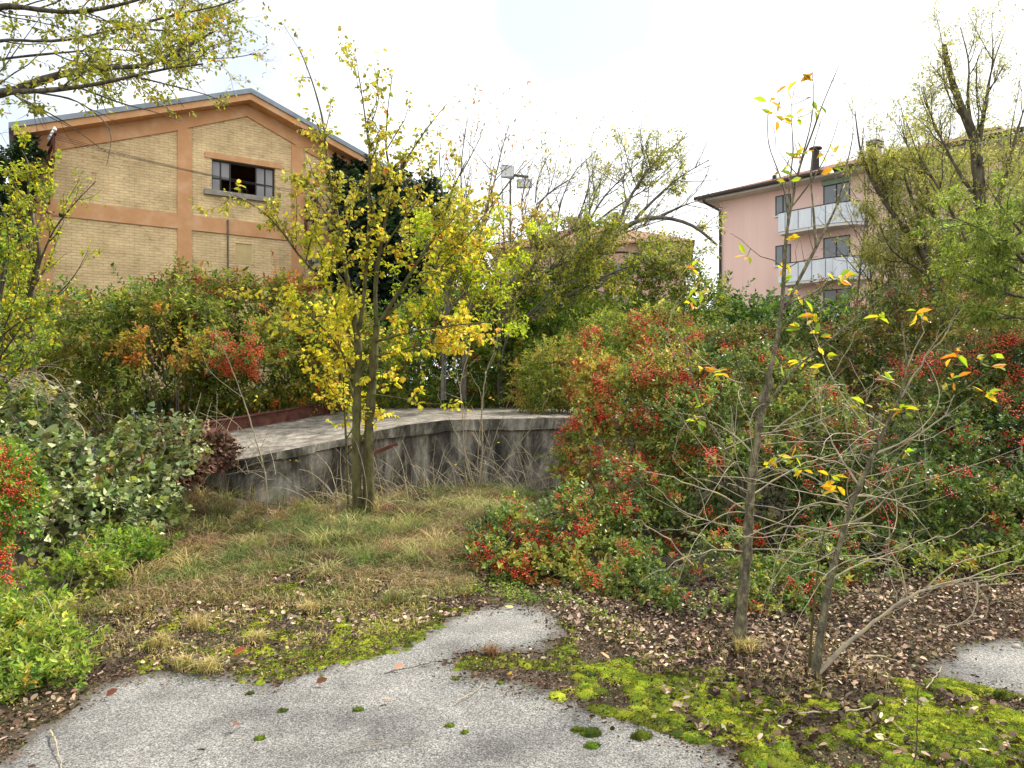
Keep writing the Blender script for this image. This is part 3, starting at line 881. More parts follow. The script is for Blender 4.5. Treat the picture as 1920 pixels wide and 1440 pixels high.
# ------------------------------------------------------------------ palettes (sRGB albedo)
G_PYRA = [(3,(62,86,48)),(4,(86,110,58)),(3,(114,134,68)),(2,(148,154,80)),(.8,(152,108,66))]
G_DEEP = [(3,(56,80,46)),(4,(80,104,56)),(3,(108,128,68)),(1.6,(144,150,80)),(.8,(150,104,66))]
G_MIX  = [(2,(74,96,50)),(4,(106,122,60)),(3,(136,144,70)),(2.2,(170,166,84)),(1.5,(156,100,64))]
G_RUSS = [(3,(84,100,48)),(3,(118,124,56)),(2.5,(138,100,60)),(2,(120,70,50)),(2,(160,140,76))]
G_BRIG = [(2,(74,112,44)),(4,(106,140,54)),(3,(136,160,66)),(1,(170,170,80))]
G_YELL = [(2,(142,160,56)),(3,(176,182,62)),(4,(204,198,70)),(2.5,(214,200,84)),(1,(204,160,80)),(.4,(176,106,60))]
G_YTOP = [(4,(156,160,84)),(2,(192,182,84)),(3,(130,140,70)),(1,(186,126,74))]
G_OVER = [(2,(104,116,56)),(3,(136,146,58)),(2,(160,160,64)),(2,(116,122,80)),(.7,(190,150,70))]
G_OLIV = [(3,(124,134,86)),(3,(150,156,98)),(2.5,(174,174,106)),(1,(100,112,78))]
G_IVY  = [(3,(70,88,56)),(3,(106,124,84)),(3,(150,164,126)),(1.5,(124,140,70)),(.8,(130,104,80))]
G_IVYD = [(4,(26,44,30)),(4,(36,58,36)),(2,(60,82,44))]
G_DEAD = [(3,(84,62,58)),(3,(110,86,80)),(2.5,(154,128,120)),(1,(60,42,40))]
G_LITT = [(3,(58,49,46)),(4,(86,73,68)),(3,(116,100,93)),(2.2,(146,131,121)),(1.1,(180,166,154))]
G_LANC = [(3,(210,190,50)),(3,(160,180,50)),(1.5,(206,150,50)),(1,(120,150,50))]
BERRY  = [(3,(192,54,38)),(3,(206,76,50)),(1,(150,40,34)),(1.5,(212,104,62))]
BERRY_D = [(3,(180,58,44)),(3,(200,82,54)),(1,(140,48,40)),(2,(206,108,66))]

def ell_points(ells, dens, shell=0.2, keep_back=0.35, rough=0.16, ground=True, inner=0.0, gaps=True):
    """points and outward directions over a union of lumpy ellipsoids ((px,py,depth),(rx,ry,rz))"""
    out_p, out_d = [], []
    C = [(P(*c), np.array(r, float)) for c, r in ells]
    for c, r in C:
        area = 4 * math.pi * ((r[0]*r[1])**1.6 / 3 + (r[0]*r[2])**1.6 / 3 + (r[1]*r[2])**1.6 / 3) ** (1/1.6)
        n = int(area * dens)
        u = norm(rng.normal(size=(n, 3)))
        pr = c + u * r
        lump = 1 + noise(pr, 1.6) * rough + noise(pr + 7, 4.5) * rough * .5
        rad = lump * (1 - np.abs(rng.normal(0, shell, n))) * (1 - inner)
        p = c + u * r * rad[:, None]
        nn = norm(u / r)
        view = norm(np.array([0, 0, CAM_H]) - p)
        front = (nn * view).sum(1) > -0.15
        k = front | (rng.uniform(size=n) < keep_back)
        if gaps and c[1] < 20: k &= noise(p, 2.1 if c[1] < 10 else 1.3) + rng.normal(0, .14, n) > -0.2
        if ground: k &= p[:, 2] > terrain(p[:, 0], p[:, 1]) + .01
        for c2, r2 in C:
            if c2 is c: continue
            k &= (((p - c2) / r2) ** 2).sum(1) > .62
        out_p.append(p[k]); out_d.append(nn[k])
    return np.concatenate(out_p), np.concatenate(out_d)

def berries(mb, centers, n_each, spread, size, pal, near=True):
    k = len(centers)
    p = np.repeat(centers, n_each, axis=0) + np.clip(rng.normal(0, 1, (k * n_each, 3)), -1.8, 1.8) * spread
    cc = pick(pal, np.repeat(centers, n_each, axis=0), 2.0, .25, .15)
    if near:
        s2 = .7071
        v = np.array([(0,0,1),(1,0,0),(0,1,0),(-1,0,0),(0,-1,0),(0,0,-1),(s2,s2,.0),(-s2,s2,0),(-s2,-s2,0),(s2,-s2,0)])
        f = []
        ring = [1,6,2,7,3,8,4,9]
        for i in range(8): f += [(0, ring[i], ring[(i+1)%8]), (5, ring[(i+1)%8], ring[i])]
    else:
        v = np.array([(0,0,1),(1,0,0),(0,1,0),(-1,0,0),(0,-1,0),(0,0,-1)])
        f = [(0,1,2),(0,2,3),(0,3,4),(0,4,1),(5,2,1),(5,3,2),(5,4,3),(5,1,4)]
    f = np.array(f)
    sz = size * rng.uniform(.75, 1.2, len(p))
    V = p[:, None, :] + v[None] * sz[:, None, None]
    Fc = f[None] + (np.arange(len(p)) * len(v))[:, None, None]
    mb.add(V.reshape(-1, 3), Fc.reshape(-1, 3), np.repeat(cc, len(f), axis=0))

def stems(mb, base, targets, r=None, n=14):
    if len(targets) == 0: return
    if r is None: r = .012 if base[1] > 6 else .0035
    for i in rng.integers(0, len(targets), n):
        t = targets[i]; mid = (base + t) / 2 + rng.normal(0, .12, 3) + np.array([0, 0, .2])
        b0 = base + np.append(rng.normal(0, .12, 2), 0)
        q = resample([b0, mid, t], .12)
        mb.tube(q, np.linspace(r, r * .25, len(q)), 4)

def shrub(name, label, cat, ells, dens, kind, leaf, n_leaf, length, pal, mat=M_leaf, group=None,
          scale=1.0, berry=None, base=None, wood=M_grey, droop=0.15, updir=.35, shell=.24, jit=.3, inner=.5, extra=None, vj=.25, n_stems=14, rough=.26, flat=0):
    c0 = P(*ells[0][0])
    if base is None: base = (c0[0], c0[1], float(terrain(c0[0], c0[1])))
    base = np.array(base, float)
    root = empty(name, base, label, cat, group)
    p, d = ell_points(ells, dens, shell, rough=rough)
    d = norm(d + rng.normal(0, .55, d.shape) + np.array([0, 0, updir]))
    mb = MB()
    sprigs(mb, kind, p, d, n_leaf, length, leaf, pal, scale, jit, droop=droop, vj=vj)
    if inner:   # the leaves deeper inside
        p2, d2 = ell_points(ells, dens * inner, .12, .5, inner=.25)
        sprigs(mb, kind, p2, d2 + rng.normal(0, .6, d2.shape), max(4, n_leaf // 2), length, leaf * 1.35, pal, scale, jit, vj=vj)
    w = MB(); stems(w, base, p, n=n_stems)
    ps, ds = ell_points(ells, dens * .03, .12, .3, rough=rough)
    dep = ps[:, 1].mean() if len(ps) else 8
    ds = norm(ds * .8 + rng.normal(0, .5, ds.shape) + np.array([0, 0, .75]))
    sprigs(mb, kind, ps, ds, 15, length * 2.6, leaf * 1.05, pal, scale, jit, droop=.25, vj=vj, spread=.8, wood=w, wr=.0016 + .0001 * dep)
    w.build('stems', wood, root, origin=base)
    mb.build('foliage', mat, root, origin=base)
    if berry:
        bm_ = MB()
        for spec in berry:
            bd, bn, bs, bz, bp = spec[:5]; bd *= 1.7; bn = int(bn * 1.3); bs *= 1.25
            q, dd = ell_points(ells, bd, .04, .2)
            if len(spec) > 5: q = q[spec[5](q)]
            else: q = q[noise(q, 2.6) + rng.normal(0, .3, len(q)) > .1]
            # each cluster is a little string of bunches
            q = np.concatenate([q + dd_ for dd_ in (np.zeros(3), np.array([.03, 0, -.035]), np.array([-.035, -.01, .02]))]) + rng.normal(0, .02, (len(q) * 3, 3))
            berries(bm_, q, bn, bs, bz, bp, near=q[:, 1].mean() < 9 if len(q) else True)
        bm_.build('berries', M_berry, root, origin=base, kind='stuff')
    return root, base

def pxbox(x0, y0, x1, y1):
    def f(q):
        a, b_ = px_of(q); return (a > x0) & (a < x1) & (b_ > y0) & (b_ < y1)
    return f

# ------------------------------------------------------------------ firethorn thicket on the right
FG = 'firethorn shrubs of the right hand thicket'
BR = [(26, 12, .018, .0062, BERRY)]
shrub('firethorn_shrub', 'low firethorn with red berries spreading over the grass end beside the ramp wall', 'shrub',
      [((930,1040,6.5),(.3,.3,.14)), ((1140,1090,6.0),(.3,.25,.14)), ((1075,1000,6.9),(.68,.6,.42)), ((975,1020,6.9),(.42,.4,.3)), ((1170,960,7.2),(.55,.5,.45)), ((1020,1070,6.3),(.4,.35,.16)), ((1120,1050,6.5),(.35,.35,.28))],
      400, 'oval', .039, 9, .13, G_PYRA, M_gloss, FG, berry=[(46, 12, .019, .0066, BERRY)], inner=.25)
shrub('firethorn_shrub', 'tall firethorn loaded with red berries hiding the right end of the ramp wall', 'shrub',
      [((1180,880,8.6),(.62,.7,.8)), ((1170,770,8.8),(.58,.6,.55)), ((1250,740,8.9),(.6,.6,.5)), ((1105,850,8.4),(.35,.4,.4)), ((1120,715,9.0),(.4,.4,.28))],
      300, 'oval', .038, 10, .13, G_MIX, M_gloss, FG, berry=[(62, 10, .024, .0082, BERRY), (26, 10, .03, .009, BERRY_D)], inner=.4, shell=.22)
shrub('firethorn_shrub', 'dark green firethorn behind the forked sapling in the middle of the thicket', 'shrub',
      [((1420,930,7.4),(.95,.7,.75)), ((1330,820,7.9),(.7,.6,.6)), ((1480,800,8.0),(.75,.6,.6)), ((1400,720,8.6),(.7,.6,.4))],
      270, 'oval', .042, 9, .14, G_DEEP, M_gloss, FG, berry=[(24, 10, .022, .0076, BERRY)], inner=.4)
shrub('firethorn_shrub', 'broad firethorn with glossy leaves sloping to the ground behind the leaning grey branch', 'shrub',
      [((1710,980,6.9),(.85,.7,.6)), ((1620,900,7.4),(.7,.6,.6)), ((1830,1000,6.9),(.55,.5,.5)), ((1760,880,7.5),(.8,.6,.6)), ((1600,1050,6.4),(.5,.4,.35)), ((1700,1075,6.1),(.45,.35,.2)), ((1850,1075,6.2),(.5,.35,.22)), ((1940,1050,6.3),(.4,.35,.3)), ((1530,1075,6.1),(.35,.3,.22)), ((1780,1090,5.95),(.3,.25,.14))],
      330, 'oval', .041, 9, .14, G_PYRA, M_gloss, FG, berry=[(14, 10, .02, .007, BERRY)], inner=.25)
shrub('firethorn_shrub', 'shadowy firethorn with dark red berry bunches at the right edge above the asphalt', 'shrub',
      [((1900,850,8.0),(.75,.7,.75)), ((1800,760,8.6),(.8,.6,.6)), ((1930,720,8.6),(.7,.6,.6)), ((1960,980,7.2),(.5,.6,.6))],
      320, 'oval', .038, 10, .13, G_DEEP, M_gloss, FG, berry=[(40, 10, .028, .0088, BERRY_D)], inner=.4)
shrub('firethorn_shrub', 'small firethorn clump with bright red berries at the foot of the straight sapling', 'shrub',
      [((1300,1095,5.7),(.5,.35,.16)), ((1435,1130,5.35),(.28,.25,.16)), ((1215,1150,5.3),(.13,.15,.09)), ((1380,1060,5.9),(.4,.3,.25)), ((1330,1110,5.45),(.35,.3,.2)), ((1180,1105,5.75),(.3,.3,.18)), ((1460,1090,5.7),(.35,.3,.25)), ((1200,1075,6.1),(.35,.3,.22)), ((1480,1120,5.5),(.2,.2,.16)), ((1250,1120,5.6),(.25,.2,.14))],
      560, 'oval', .032, 10, .1, G_PYRA, M_gloss, FG, berry=[(40, 13, .016, .006, BERRY)], inner=.25)
shrub('firethorn_shrub', 'rust tinted firethorn crest under the pink apartment block', 'shrub',
      [((1500,690,10.5),(1.0,.8,.65)), ((1640,650,10.8),(1.1,.8,.85)), ((1400,670,10.6),(.6,.7,.4)), ((1760,640,10.4),(.9,.8,.8)), ((1880,640,10.2),(.8,.8,.75))],
      200, 'oval', .045, 10, .16, [(3,(70,92,48)),(4,(98,112,58)),(3,(132,128,72)),(2,(136,92,62))], M_gloss, FG, berry=[(16, 9, .04, .011, [(2,(140,62,50)),(2,(160,78,56)),(1,(170,96,66))])], inner=.4, base=(5.0, 10.5, .2))
shrub('firethorn_shrub', 'yellow green firethorn with scattered berries below the leaning willow', 'shrub',
      [((1250,680,11.5),(.8,.8,.55)), ((1330,690,11),(.7,.7,.45)), ((1150,665,11.8),(.65,.7,.4)), ((1230,620,12),(.5,.5,.35))],
      200, 'oval', .045, 10, .16, G_MIX, M_leaf, FG, berry=[(34, 10, .04, .011, BERRY)], inner=.4, base=(2.4, 11.5, .2))

# ------------------------------------------------------------------ left foreground
shrub('firethorn_shrub', 'firethorn with orange red bunches cut by the left edge of the picture', 'shrub',
      [((-5,960,5.0),(.24,.35,.38)), ((15,1060,4.9),(.2,.3,.2)), ((-70,900,5.2),(.3,.4,.4))],
      560, 'oval', .032, 10, .1, G_BRIG, M_gloss, None, berry=[(10, 12, .018, .0065, BERRY), (42, 20, .022, .0062, BERRY, pxbox(-80, 850, 95, 1080))], inner=.4)
shrub('weed_clump', 'bright green leafy weeds growing over the left edge of the paving', 'weed',
      [((60,1250,4.2),(.24,.3,.17)), ((110,1290,3.95),(.13,.18,.08)), ((20,1320,3.8),(.16,.18,.08)), ((20,1190,4.5),(.28,.3,.16))],
      620, 'lance', .04, 10, .14, [(3,(84,116,56)),(4,(120,146,66)),(3,(156,170,84)),(1,(186,164,96))], M_leaf, None, updir=.9, inner=.3, wood=M_tan)
shrub('weed_clump', 'mixed green weeds in front of the ivy mound on the left', 'weed',
      [((140,1085,5.6),(.35,.4,.14)), ((220,1040,6.2),(.4,.4,.14)), ((60,1130,5.2),(.35,.3,.14))],
      420, 'oval', .036, 9, .12, [(2,(84,120,52)),(4,(110,140,60)),(2,(140,160,74)),(1,(150,140,90))], M_leaf, None, updir=.8, inner=.3, wood=M_tan)
shrub('ivy_mound', 'mound of pale glossy ivy sprawling left of the ramp end', 'ivy',
      [((90,900,7.2),(.75,.7,.5)), ((210,880,7.6),(.55,.6,.42)), ((150,990,6.7),(.6,.5,.4)), ((300,830,8.2),(.45,.5,.22)), ((20,830,7.6),(.6,.6,.45)), ((250,960,7.2),(.4,.4,.4))],
      210, 'ivy', .05, 7, .2, G_IVY, M_ivy, None, updir=.4, inner=.5, wood=M_tan, base=(-4.2, 7.3, .3), n_stems=90, vj=.4)
shrub('dead_creeper', 'heap of shrivelled brown creeper leaves on the left end of the ramp', 'dead creeper',
      [((380,840,9.0),(.4,.4,.09)), ((330,850,8.8),(.42,.4,.15)), ((290,885,8.5),(.42,.4,.2)), ((360,880,8.7),(.3,.3,.14))],
      1700, 'curl', .05, 7, .12, G_DEAD, M_dead, None, updir=-.1, droop=.5, inner=.5, wood=M_tan, base=(-3.8, 8.6, .2))

# ------------------------------------------------------------------ thicket behind the ramp, left of the centre tree
TG = 'shrubs between the ramp and the brick warehouse'
shrub('dogwood_shrub', 'large mid green shrub behind the ivy mound left of the rusty beam', 'shrub',
      [((220,715,12.8),(1.3,1.0,.8)), ((330,690,13.2),(1.1,.8,.85)), ((150,660,13),(1.0,.9,.7)), ((300,610,13.4),(1.3,1,.55))],
      110, 'lance', .085, 8, .26, [(3,(78,98,50)),(4,(108,122,58)),(3,(144,148,72)),(2.2,(146,104,64))], M_leaf, TG, inner=.4, droop=.4, shell=.25)
shrub('dogwood_shrub', 'reddish brown shrub crest against the yellow brick wall', 'shrub',
      [((340,605,14.8),(1.2,1,.7)), ((450,590,15),(1.2,1,.75)), ((250,605,14.5),(.9,.8,.55)), ((355,545,15.4),(.5,.5,.4)), ((540,575,15.6),(.8,.8,.6)), ((170,590,14.2),(.5,.6,.4))],
      85, 'lance', .095, 8, .34, G_RUSS, M_leaf, TG, inner=.35, droop=.4, shell=.32, rough=.25, scale=.8)
shrub('firethorn_shrub', 'dark shrub with vivid orange berry bunches right of the slim dead stem', 'shrub',
      [((470,690,13),(1.0,.9,.85)), ((570,700,13.6),(.9,.8,.75)), ((420,735,13.2),(.7,.5,.5)), ((620,640,14),(.8,.8,.8))],
      120, 'oval', .072, 8, .24, G_MIX, M_leaf, TG, inner=.4, berry=[(34, 12, .035, .012, [(3,(190,74,44)),(2,(200,96,56)),(1,(160,54,38))], pxbox(395, 625, 480, 705)), (45, 12, .035, .012, [(3,(190,74,44)),(2,(200,96,56)),(1,(160,54,38))], pxbox(475, 625, 535, 665)), (4, 9, .03, .012, [(1,(206,110,50))])])
shrub('dogwood_shrub', 'shrub with a patch of orange and green leaves in the middle of the left thicket', 'shrub',
      [((310,650,12.3),(.6,.5,.4)), ((270,620,12.6),(.45,.4,.3))],
      150, 'oval', .07, 8, .24, [(3,(120,128,60)),(3,(160,140,70)),(2,(176,116,66)),(1,(90,110,50))], M_leaf, TG, inner=.2, base=(-5.7, 12.5, .5))
shrub('dogwood_shrub', 'low orange tinted undergrowth right behind the rusty beam', 'shrub',
      [((590,748,15.2),(.6,.4,.2)), ((450,772,13.6),(.5,.35,.2)), ((520,760,14.4),(.4,.4,.2)), ((300,780,12.8),(.5,.35,.25))],
      260, 'oval', .05, 8, .16, [(3,(70,98,42)),(3,(120,130,50)),(2,(180,120,54)),(1,(150,74,44))], M_leaf, TG, inner=.3)
# centre and right of the centre tree
CG = 'shrubs on the bank behind the ramp'
shrub('bank_shrub', 'deep green shrub behind the ramp right of the twin trunks', 'shrub',
      [((800,700,15.7),(1.2,.8,.75)), ((900,690,15.9),(1.2,.8,.8)), ((980,700,15.9),(.9,.8,.7)), ((700,705,15.4),(.8,.7,.7)), ((760,640,16.4),(1.0,.8,.7)), ((850,630,16.6),(1.0,.8,.7))],
      110, 'oval', .075, 8, .25, [(2,(72,98,50)),(4,(102,126,60)),(3,(138,152,74)),(1,(160,130,70)),(.5,(140,90,60))], M_leaf, CG, inner=.4, berry=[(3, 9, .04, .014, BERRY_D)])
shrub('bank_shrub', 'fresh green shrub mass rising under the bare branched trees', 'shrub',
      [((900,600,17),(1.3,1.1,.75)), ((1010,610,17),(1.3,1.1,.85)), ((1120,640,16.8),(1.2,1,.75)), ((1060,560,18),(1.2,1,.6))],
      95, 'lance', .09, 8, .32, [(3,(84,112,52)),(4,(112,140,62)),(3,(144,164,80)),(1,(170,140,80))], M_leaf, CG, inner=.4, shell=.25)
shrub('bank_shrub', 'grey green feathery shrub below the leaning trunk', 'shrub',
      [((1160,560,18.5),(1.2,1,.9)), ((1240,540,18.5),(1.1,1,1.0)), ((1300,580,18),(.8,.8,.7)), ((1090,530,19),(1.0,.9,.6))],
      80, 'lance', .1, 8, .34, [(3,(74,98,56)),(4,(104,124,64)),(3,(138,150,78))], M_leaf, CG, inner=.4, shell=.28)
shrub('bank_shrub', 'pale dry shrub with russet tips between the ramp and the red berries', 'shrub',
      [((1060,700,13.5),(.8,.7,.6)), ((1140,640,14),(.7,.6,.5)), ((1010,740,13.4),(.5,.5,.3))],
      170, 'lance', .055, 9, .2, [(3,(104,124,60)),(3,(132,144,72)),(2,(160,150,84)),(1,(150,104,66))], M_leaf, CG, inner=.35, shell=.28)
shrub('hedge', 'dark green hedge closing the view far behind the ramp', 'hedge',
      [((x_, 640 + (x_ % 7) * 6, 24 + (x_ % 5)), (1.7, 1.2, 1.5)) for x_ in range(640, 1420, 85)] + [((x_, 706, 19 + (x_ % 3)), (1.3, .8, .8)) for x_ in range(660, 1400, 60)],
      45, 'diamond', .13, 8, .4, [(4,(52,80,42)),(4,(74,104,50)),(2,(100,126,58))], M_leaf, None, inner=.4, base=(1.0, 25, .95))
shrub('hedge', 'low green hedge at the foot of the pink apartment block', 'hedge',
      [((x_, 660, 20 + (x_ % 5)), (1.8, 1.2, 1.3)) for x_ in range(1400, 2000, 110)],
      45, 'diamond', .13, 8, .4, [(4,(58,86,44)),(4,(80,108,52)),(2,(110,130,60))], M_leaf, None, inner=.4, base=(10.0, 21, .95))
shrub('hedge', 'green hedge along the wall of the brick annex', 'hedge',
      [((x_, 640, 15 + (x_ % 3)), (1.3, 1.0, 1.0)) for x_ in range(-80, 260, 80)],
      60, 'diamond', .11, 8, .35, [(4,(66,96,44)),(4,(96,122,52)),(2,(134,150,64))], M_leaf, None, inner=.4, base=(-10.0, 15, .95))
# dark climber over the right end of the gable
shrub('climbing_ivy', 'dark evergreen ivy swallowing the right end of the brick gable', 'ivy',
      [((690,322,27.4),(.4,.6,.35)), ((740,345,27.8),(.5,.6,.45)), ((800,385,28),(.7,.6,.7)), ((640,330,26.8),(.35,.4,.35)), ((680,360,27),(.5,.5,.5)), ((735,410,27),(.7,.6,.7)), ((800,500,27),(1.0,.8,1.3)), ((700,470,24.5),(1.1,.9,2.0)), ((660,560,24),(1.2,.9,1.4)), ((760,530,25),(1.3,1,1.3)), ((720,390,25.6),(.8,.7,1.1)), ((660,385,26),(.5,.5,.9))],
      55, 'ivy', .13, 8, .35, G_IVYD, M_ivy, None, inner=.5, base=(-4.2, 24.5, .95), shell=.15)
shrub('climbing_ivy', 'dark creeper at the left eave of the warehouse behind the insulators', 'ivy',
      [((25,330,21),(.45,.6,.6)), ((50,290,21.3),(.22,.35,.35)), ((-10,420,20.5),(.6,.6,.9))],
      80, 'ivy', .1, 8, .3, G_IVYD, M_ivy, None, inner=.4, base=(-14.2, 21, .95))

# ------------------------------------------------------------------ trees
def finish(plant, name, label, cat, base, kind, size, pal, wood, leafmat=M_leaf, group=None, **kw):
    base = np.array(base, float)
    root = empty(name, base, label, cat, group)
    plant.w.build('trunk', wood, root, smooth=True, origin=base)
    mb = plant.leafset(kind, size, pal, **kw)
    if mb.v: mb.build('crown', leafmat, root, origin=base)
    return root

# centre: slim multi stemmed tree with yellow leaves
D = 8.9
ct = Plant(4.0)
def L_(pl, pts, d, r0, r1, spec, lv=0, dz=0.0, **kw):
    n = len(pts)
    q = [P(a, b_, d + dz * i / max(1, n - 1)) for i, (a, b_) in enumerate(pts)]
    q = pl.limb(q, r0, r1, **kw); pl.grow(q, r0, r1, lv, spec); return q
gC = ground_at(680, 972); D = gC[1]
sp_c = [dict(n=5.5, len=.95, ang=46, up=.45, wob=.15, t0=.2, r=.010, leaf=9),
        dict(n=6.5, len=.36, ang=50, up=.05, wob=.2, t0=.1, r=.0045, leaf=19)]
sp_up = [dict(n=6.5, len=.46, ang=38, up=.5, wob=.14, t0=.1, r=.006, leaf=11),
        dict(n=5, len=.24, ang=45, up=.1, wob=.16, t0=.1, r=.0035, leaf=19)]
sp_0 = [dict(n=3.2, len=.6, ang=62, up=.1, wob=.16, t0=.42, r=.006, leaf=14), dict(n=4, len=.25, ang=50, up=0, wob=.16, t0=.2, r=.003, leaf=22)]
L_(ct, [(672,975),(668,900),(668,800),(671,720),(672,640),(664,590)], D, .062, .042, sp_0, sides=10, wob=.004)
L_(ct, [(690,972),(692,900),(690,820),(697,740),(702,650),(706,610)], D + .05, .068, .045, sp_0, sides=10, wob=.004)
L_(ct, [(664,590),(650,520),(641,450),(628,380),(614,300),(605,220),(585,150),(562,92)], D, .034, .006, sp_c[0:2], dz=.5)
L_(ct, [(671,640),(682,560),(690,470),(692,380),(694,290),(682,200),(667,105)], D, .032, .005, sp_c, dz=-.3)
L_(ct, [(706,610),(702,540),(712,470),(728,385),(737,345),(722,280),(727,200),(736,140)], D, .034, .005, sp_c)
L_(ct, [(737,345),(765,295),(800,240),(838,195)], D, .014, .004, sp_up, dz=.3)
L_(ct, [(714,600),(750,545),(790,480),(825,430),(850,350),(875,300)], D, .026, .005, sp_c, dz=-.4)
L_(ct, [(690,250),(715,180),(700,120)], D, .008, .003, sp_up)
L_(ct, [(672,660),(640,600),(600,520),(560,480),(520,420),(480,385),(440,366)], D, .024, .004, sp_c, dz=-.5)
L_(ct, [(560,480),(525,430),(498,385)], D - .3, .009, .003, sp_up)
L_(ct, [(664,700),(630,640),(590,600),(550,560),(505,545)], D, .018, .003, sp_c, dz=-.5)
L_(ct, [(640,450),(605,390),(570,340),(548,330)], D, .012, .003, sp_up)
L_(ct, [(706,640),(770,622),(830,612),(900,605),(950,600)], D, .018, .003, sp_c, dz=-.4)
L_(ct, [(706,668),(760,655),(800,640),(845,645)], D, .013, .003, sp_up)
L_(ct, [(700,740),(750,745),(800,760),(850,755)], D, .012, .003, sp_up, dz=-.4)
L_(ct, [(668,760),(650,700),(640,650),(615,620)], D, .016, .004, sp_up, dz=.4)
L_(ct, [(654,980),(652,900),(648,800),(640,700),(620,620),(600,570)], D + .15, .02, .005, sp_c, dz=.5)
L_(ct, [(716,600),(760,560),(830,500),(880,440),(910,400)], D, .018, .004, sp_c, dz=.5)
L_(ct, [(700,500),(735,440),(780,380),(810,330)], D, .014, .004, sp_c, dz=.4)
L_(ct, [(670,560),(620,500),(590,440),(560,400)], D, .014, .004, sp_c, dz=.4)
L_(ct, [(640,600),(600,590),(540,600)], D-.2, .010, .003, sp_up, dz=-.2)
def keep_c(p):
    a, b_ = px_of(p)
    dens = np.clip(.3 + .7 * sstep(170, 360, b_) , 0, 1) * np.clip(1.1 - .7 * sstep(680, 830, b_), .0, 1)
    dens = dens * (1 - .4 * ((a < 540) | (a > 900)))
    return (rng.uniform(size=len(p)) < dens) & (b_ < 870)
centre = finish(ct, 'yellow_leaved_tree', 'slim multi stemmed tree with yellow autumn leaves in front of the ramp', 'tree', gC, 'round', .056, G_YELL, M_moss_bark,
       keep=keep_c, droop=.55, scale=.9, jit=.35, top=(2.6, 4.2, G_YTOP))

# overhanging branches, top left: tree standing just outside the left edge
ov = Plant(5); D = 6.2
sp_o = [dict(n=7, len=.85, ang=40, up=.2, wob=.17, t0=.12, r=.007, leaf=5),
        dict(n=8, len=.4, ang=44, up=.0, wob=.2, t0=.1, r=.003, leaf=10),
        dict(n=6, len=.18, ang=45, up=.0, wob=.2, t0=.1, r=.0018, leaf=18)]
sp_dr = [dict(n=3.5, len=.4, ang=40, up=-.3, wob=.2, t0=.2, r=.005, leaf=3), dict(n=4, len=.2, ang=45, up=-.1, wob=.2, t0=.1, r=.003, leaf=3)]
tb = np.array([-5.6, 6.4, float(terrain(-5.6, 6.4))])
ov.limb([tb, tb + (.1, 0, 1.2), tb + (.3, -.1, 2.5), P(-200, 200, 6.3)], .12, .07, 10)
ov.limb([P(-200, 200, 6.3), P(-150, 60, 6.4), P(-120, -200, 6.6)], .09, .05, 8)
L_(ov, [(-200,200),(-80,185),(0,178),(60,158),(120,135),(200,126),(280,126),(340,90),(400,60)], D, .05, .008, sp_o, sides=8, dz=.2)
L_(ov, [(-150,190),(0,172),(60,172),(140,165),(220,150),(300,130),(380,120)], D - .2, .03, .006, sp_o, sides=8, dz=-.6)
L_(ov, [(-180,80),(0,4),(50,16),(140,26),(200,14),(260,2),(330,-30)], D - .2, .032, .008, sp_o, sides=8, dz=.3)
L_(ov, [(-150,150),(0,68),(60,80),(140,75),(230,50),(320,60),(420,40)], D + .5, .018, .004, sp_o, dz=.6)
L_(ov, [(-150,150),(0,110),(100,100),(220,90),(330,110),(440,110),(480,100)], D + .8, .015, .003, sp_o, dz=.3)
L_(ov, [(280,40),(360,20),(430,10),(460,-10)], D, .012, .004, sp_o)
L_(ov, [(-100,-60),(60,-40),(200,-50),(330,-20),(400,20)], D + .3, .018, .004, sp_o, dz=.5)
L_(ov, [(30,180),(80,205),(140,240),(190,280),(215,295)], D, .008, .002, sp_dr, dz=-.2, seg=.08)
L_(ov, [(60,172),(140,185),(190,220),(212,245),(208,275),(200,310)], D - .3, .009, .002, sp_dr, dz=-.2, seg=.08)
L_(ov, [(150,165),(230,195),(300,212),(340,228)], D - .4, .008, .002, sp_dr, dz=-.2, seg=.08)
L_(ov, [(240,140),(320,160),(400,180),(430,200)], D - .4, .008, .002, sp_dr, dz=-.2, seg=.08)
def keep_o(p):
    a, b_ = px_of(p); return (b_ < 215) & (a > -60) & (a < 510) & (a + b_ * .8 < 590 + rng.normal(0, 25, len(p))) & (rng.uniform(size=len(p)) < .45 + .55 * sstep(500, 330, a) )
finish(ov, 'overhanging_tree', 'dark branches with small yellow green leaves hanging in from the upper left corner', 'tree', tb, 'oval', .038, G_OVER, M_bark, keep=keep_o, droop=.25, scale=1.2)

# leafy young trees at the left edge
lt = Plant(6); D = 9.5; gL = np.array([*P(70, 900, D)[:2], .5]); gL[2] = terrain(gL[0], gL[1])
sp_l = [dict(n=4.5, len=.75, ang=36, up=.5, wob=.14, t0=.15, r=.009, leaf=9), dict(n=5, len=.3, ang=42, up=.15, wob=.18, t0=.1, r=.004, leaf=24)]
L_(lt, [(70,900),(66,760),(60,640),(55,560),(75,480)], D, .05, .03, sp_l, sides=8)
L_(lt, [(75,480),(65,420),(50,370),(60,310),(40,280)], D, .024, .004, sp_l)
L_(lt, [(75,490),(100,430),(140,380),(180,340)], D, .016, .004, sp_l, dz=-.3)
L_(lt, [(60,540),(30,480),(0,440),(-40,400)], D, .02, .004, sp_l, dz=-.3)
L_(lt, [(58,600),(100,560),(140,520),(165,470)], D, .013, .003, sp_l, dz=-.3)
L_(lt, [(60,620),(10,570),(-30,520)], D, .018, .004, sp_l, dz=-.6)
L_(lt, [(62,700),(30,640),(-20,610)], D, .018, .004, sp_l, dz=-.6)
L_(lt, [(64,440),(90,380),(80,320)], D, .012, .004, sp_l, dz=.4)
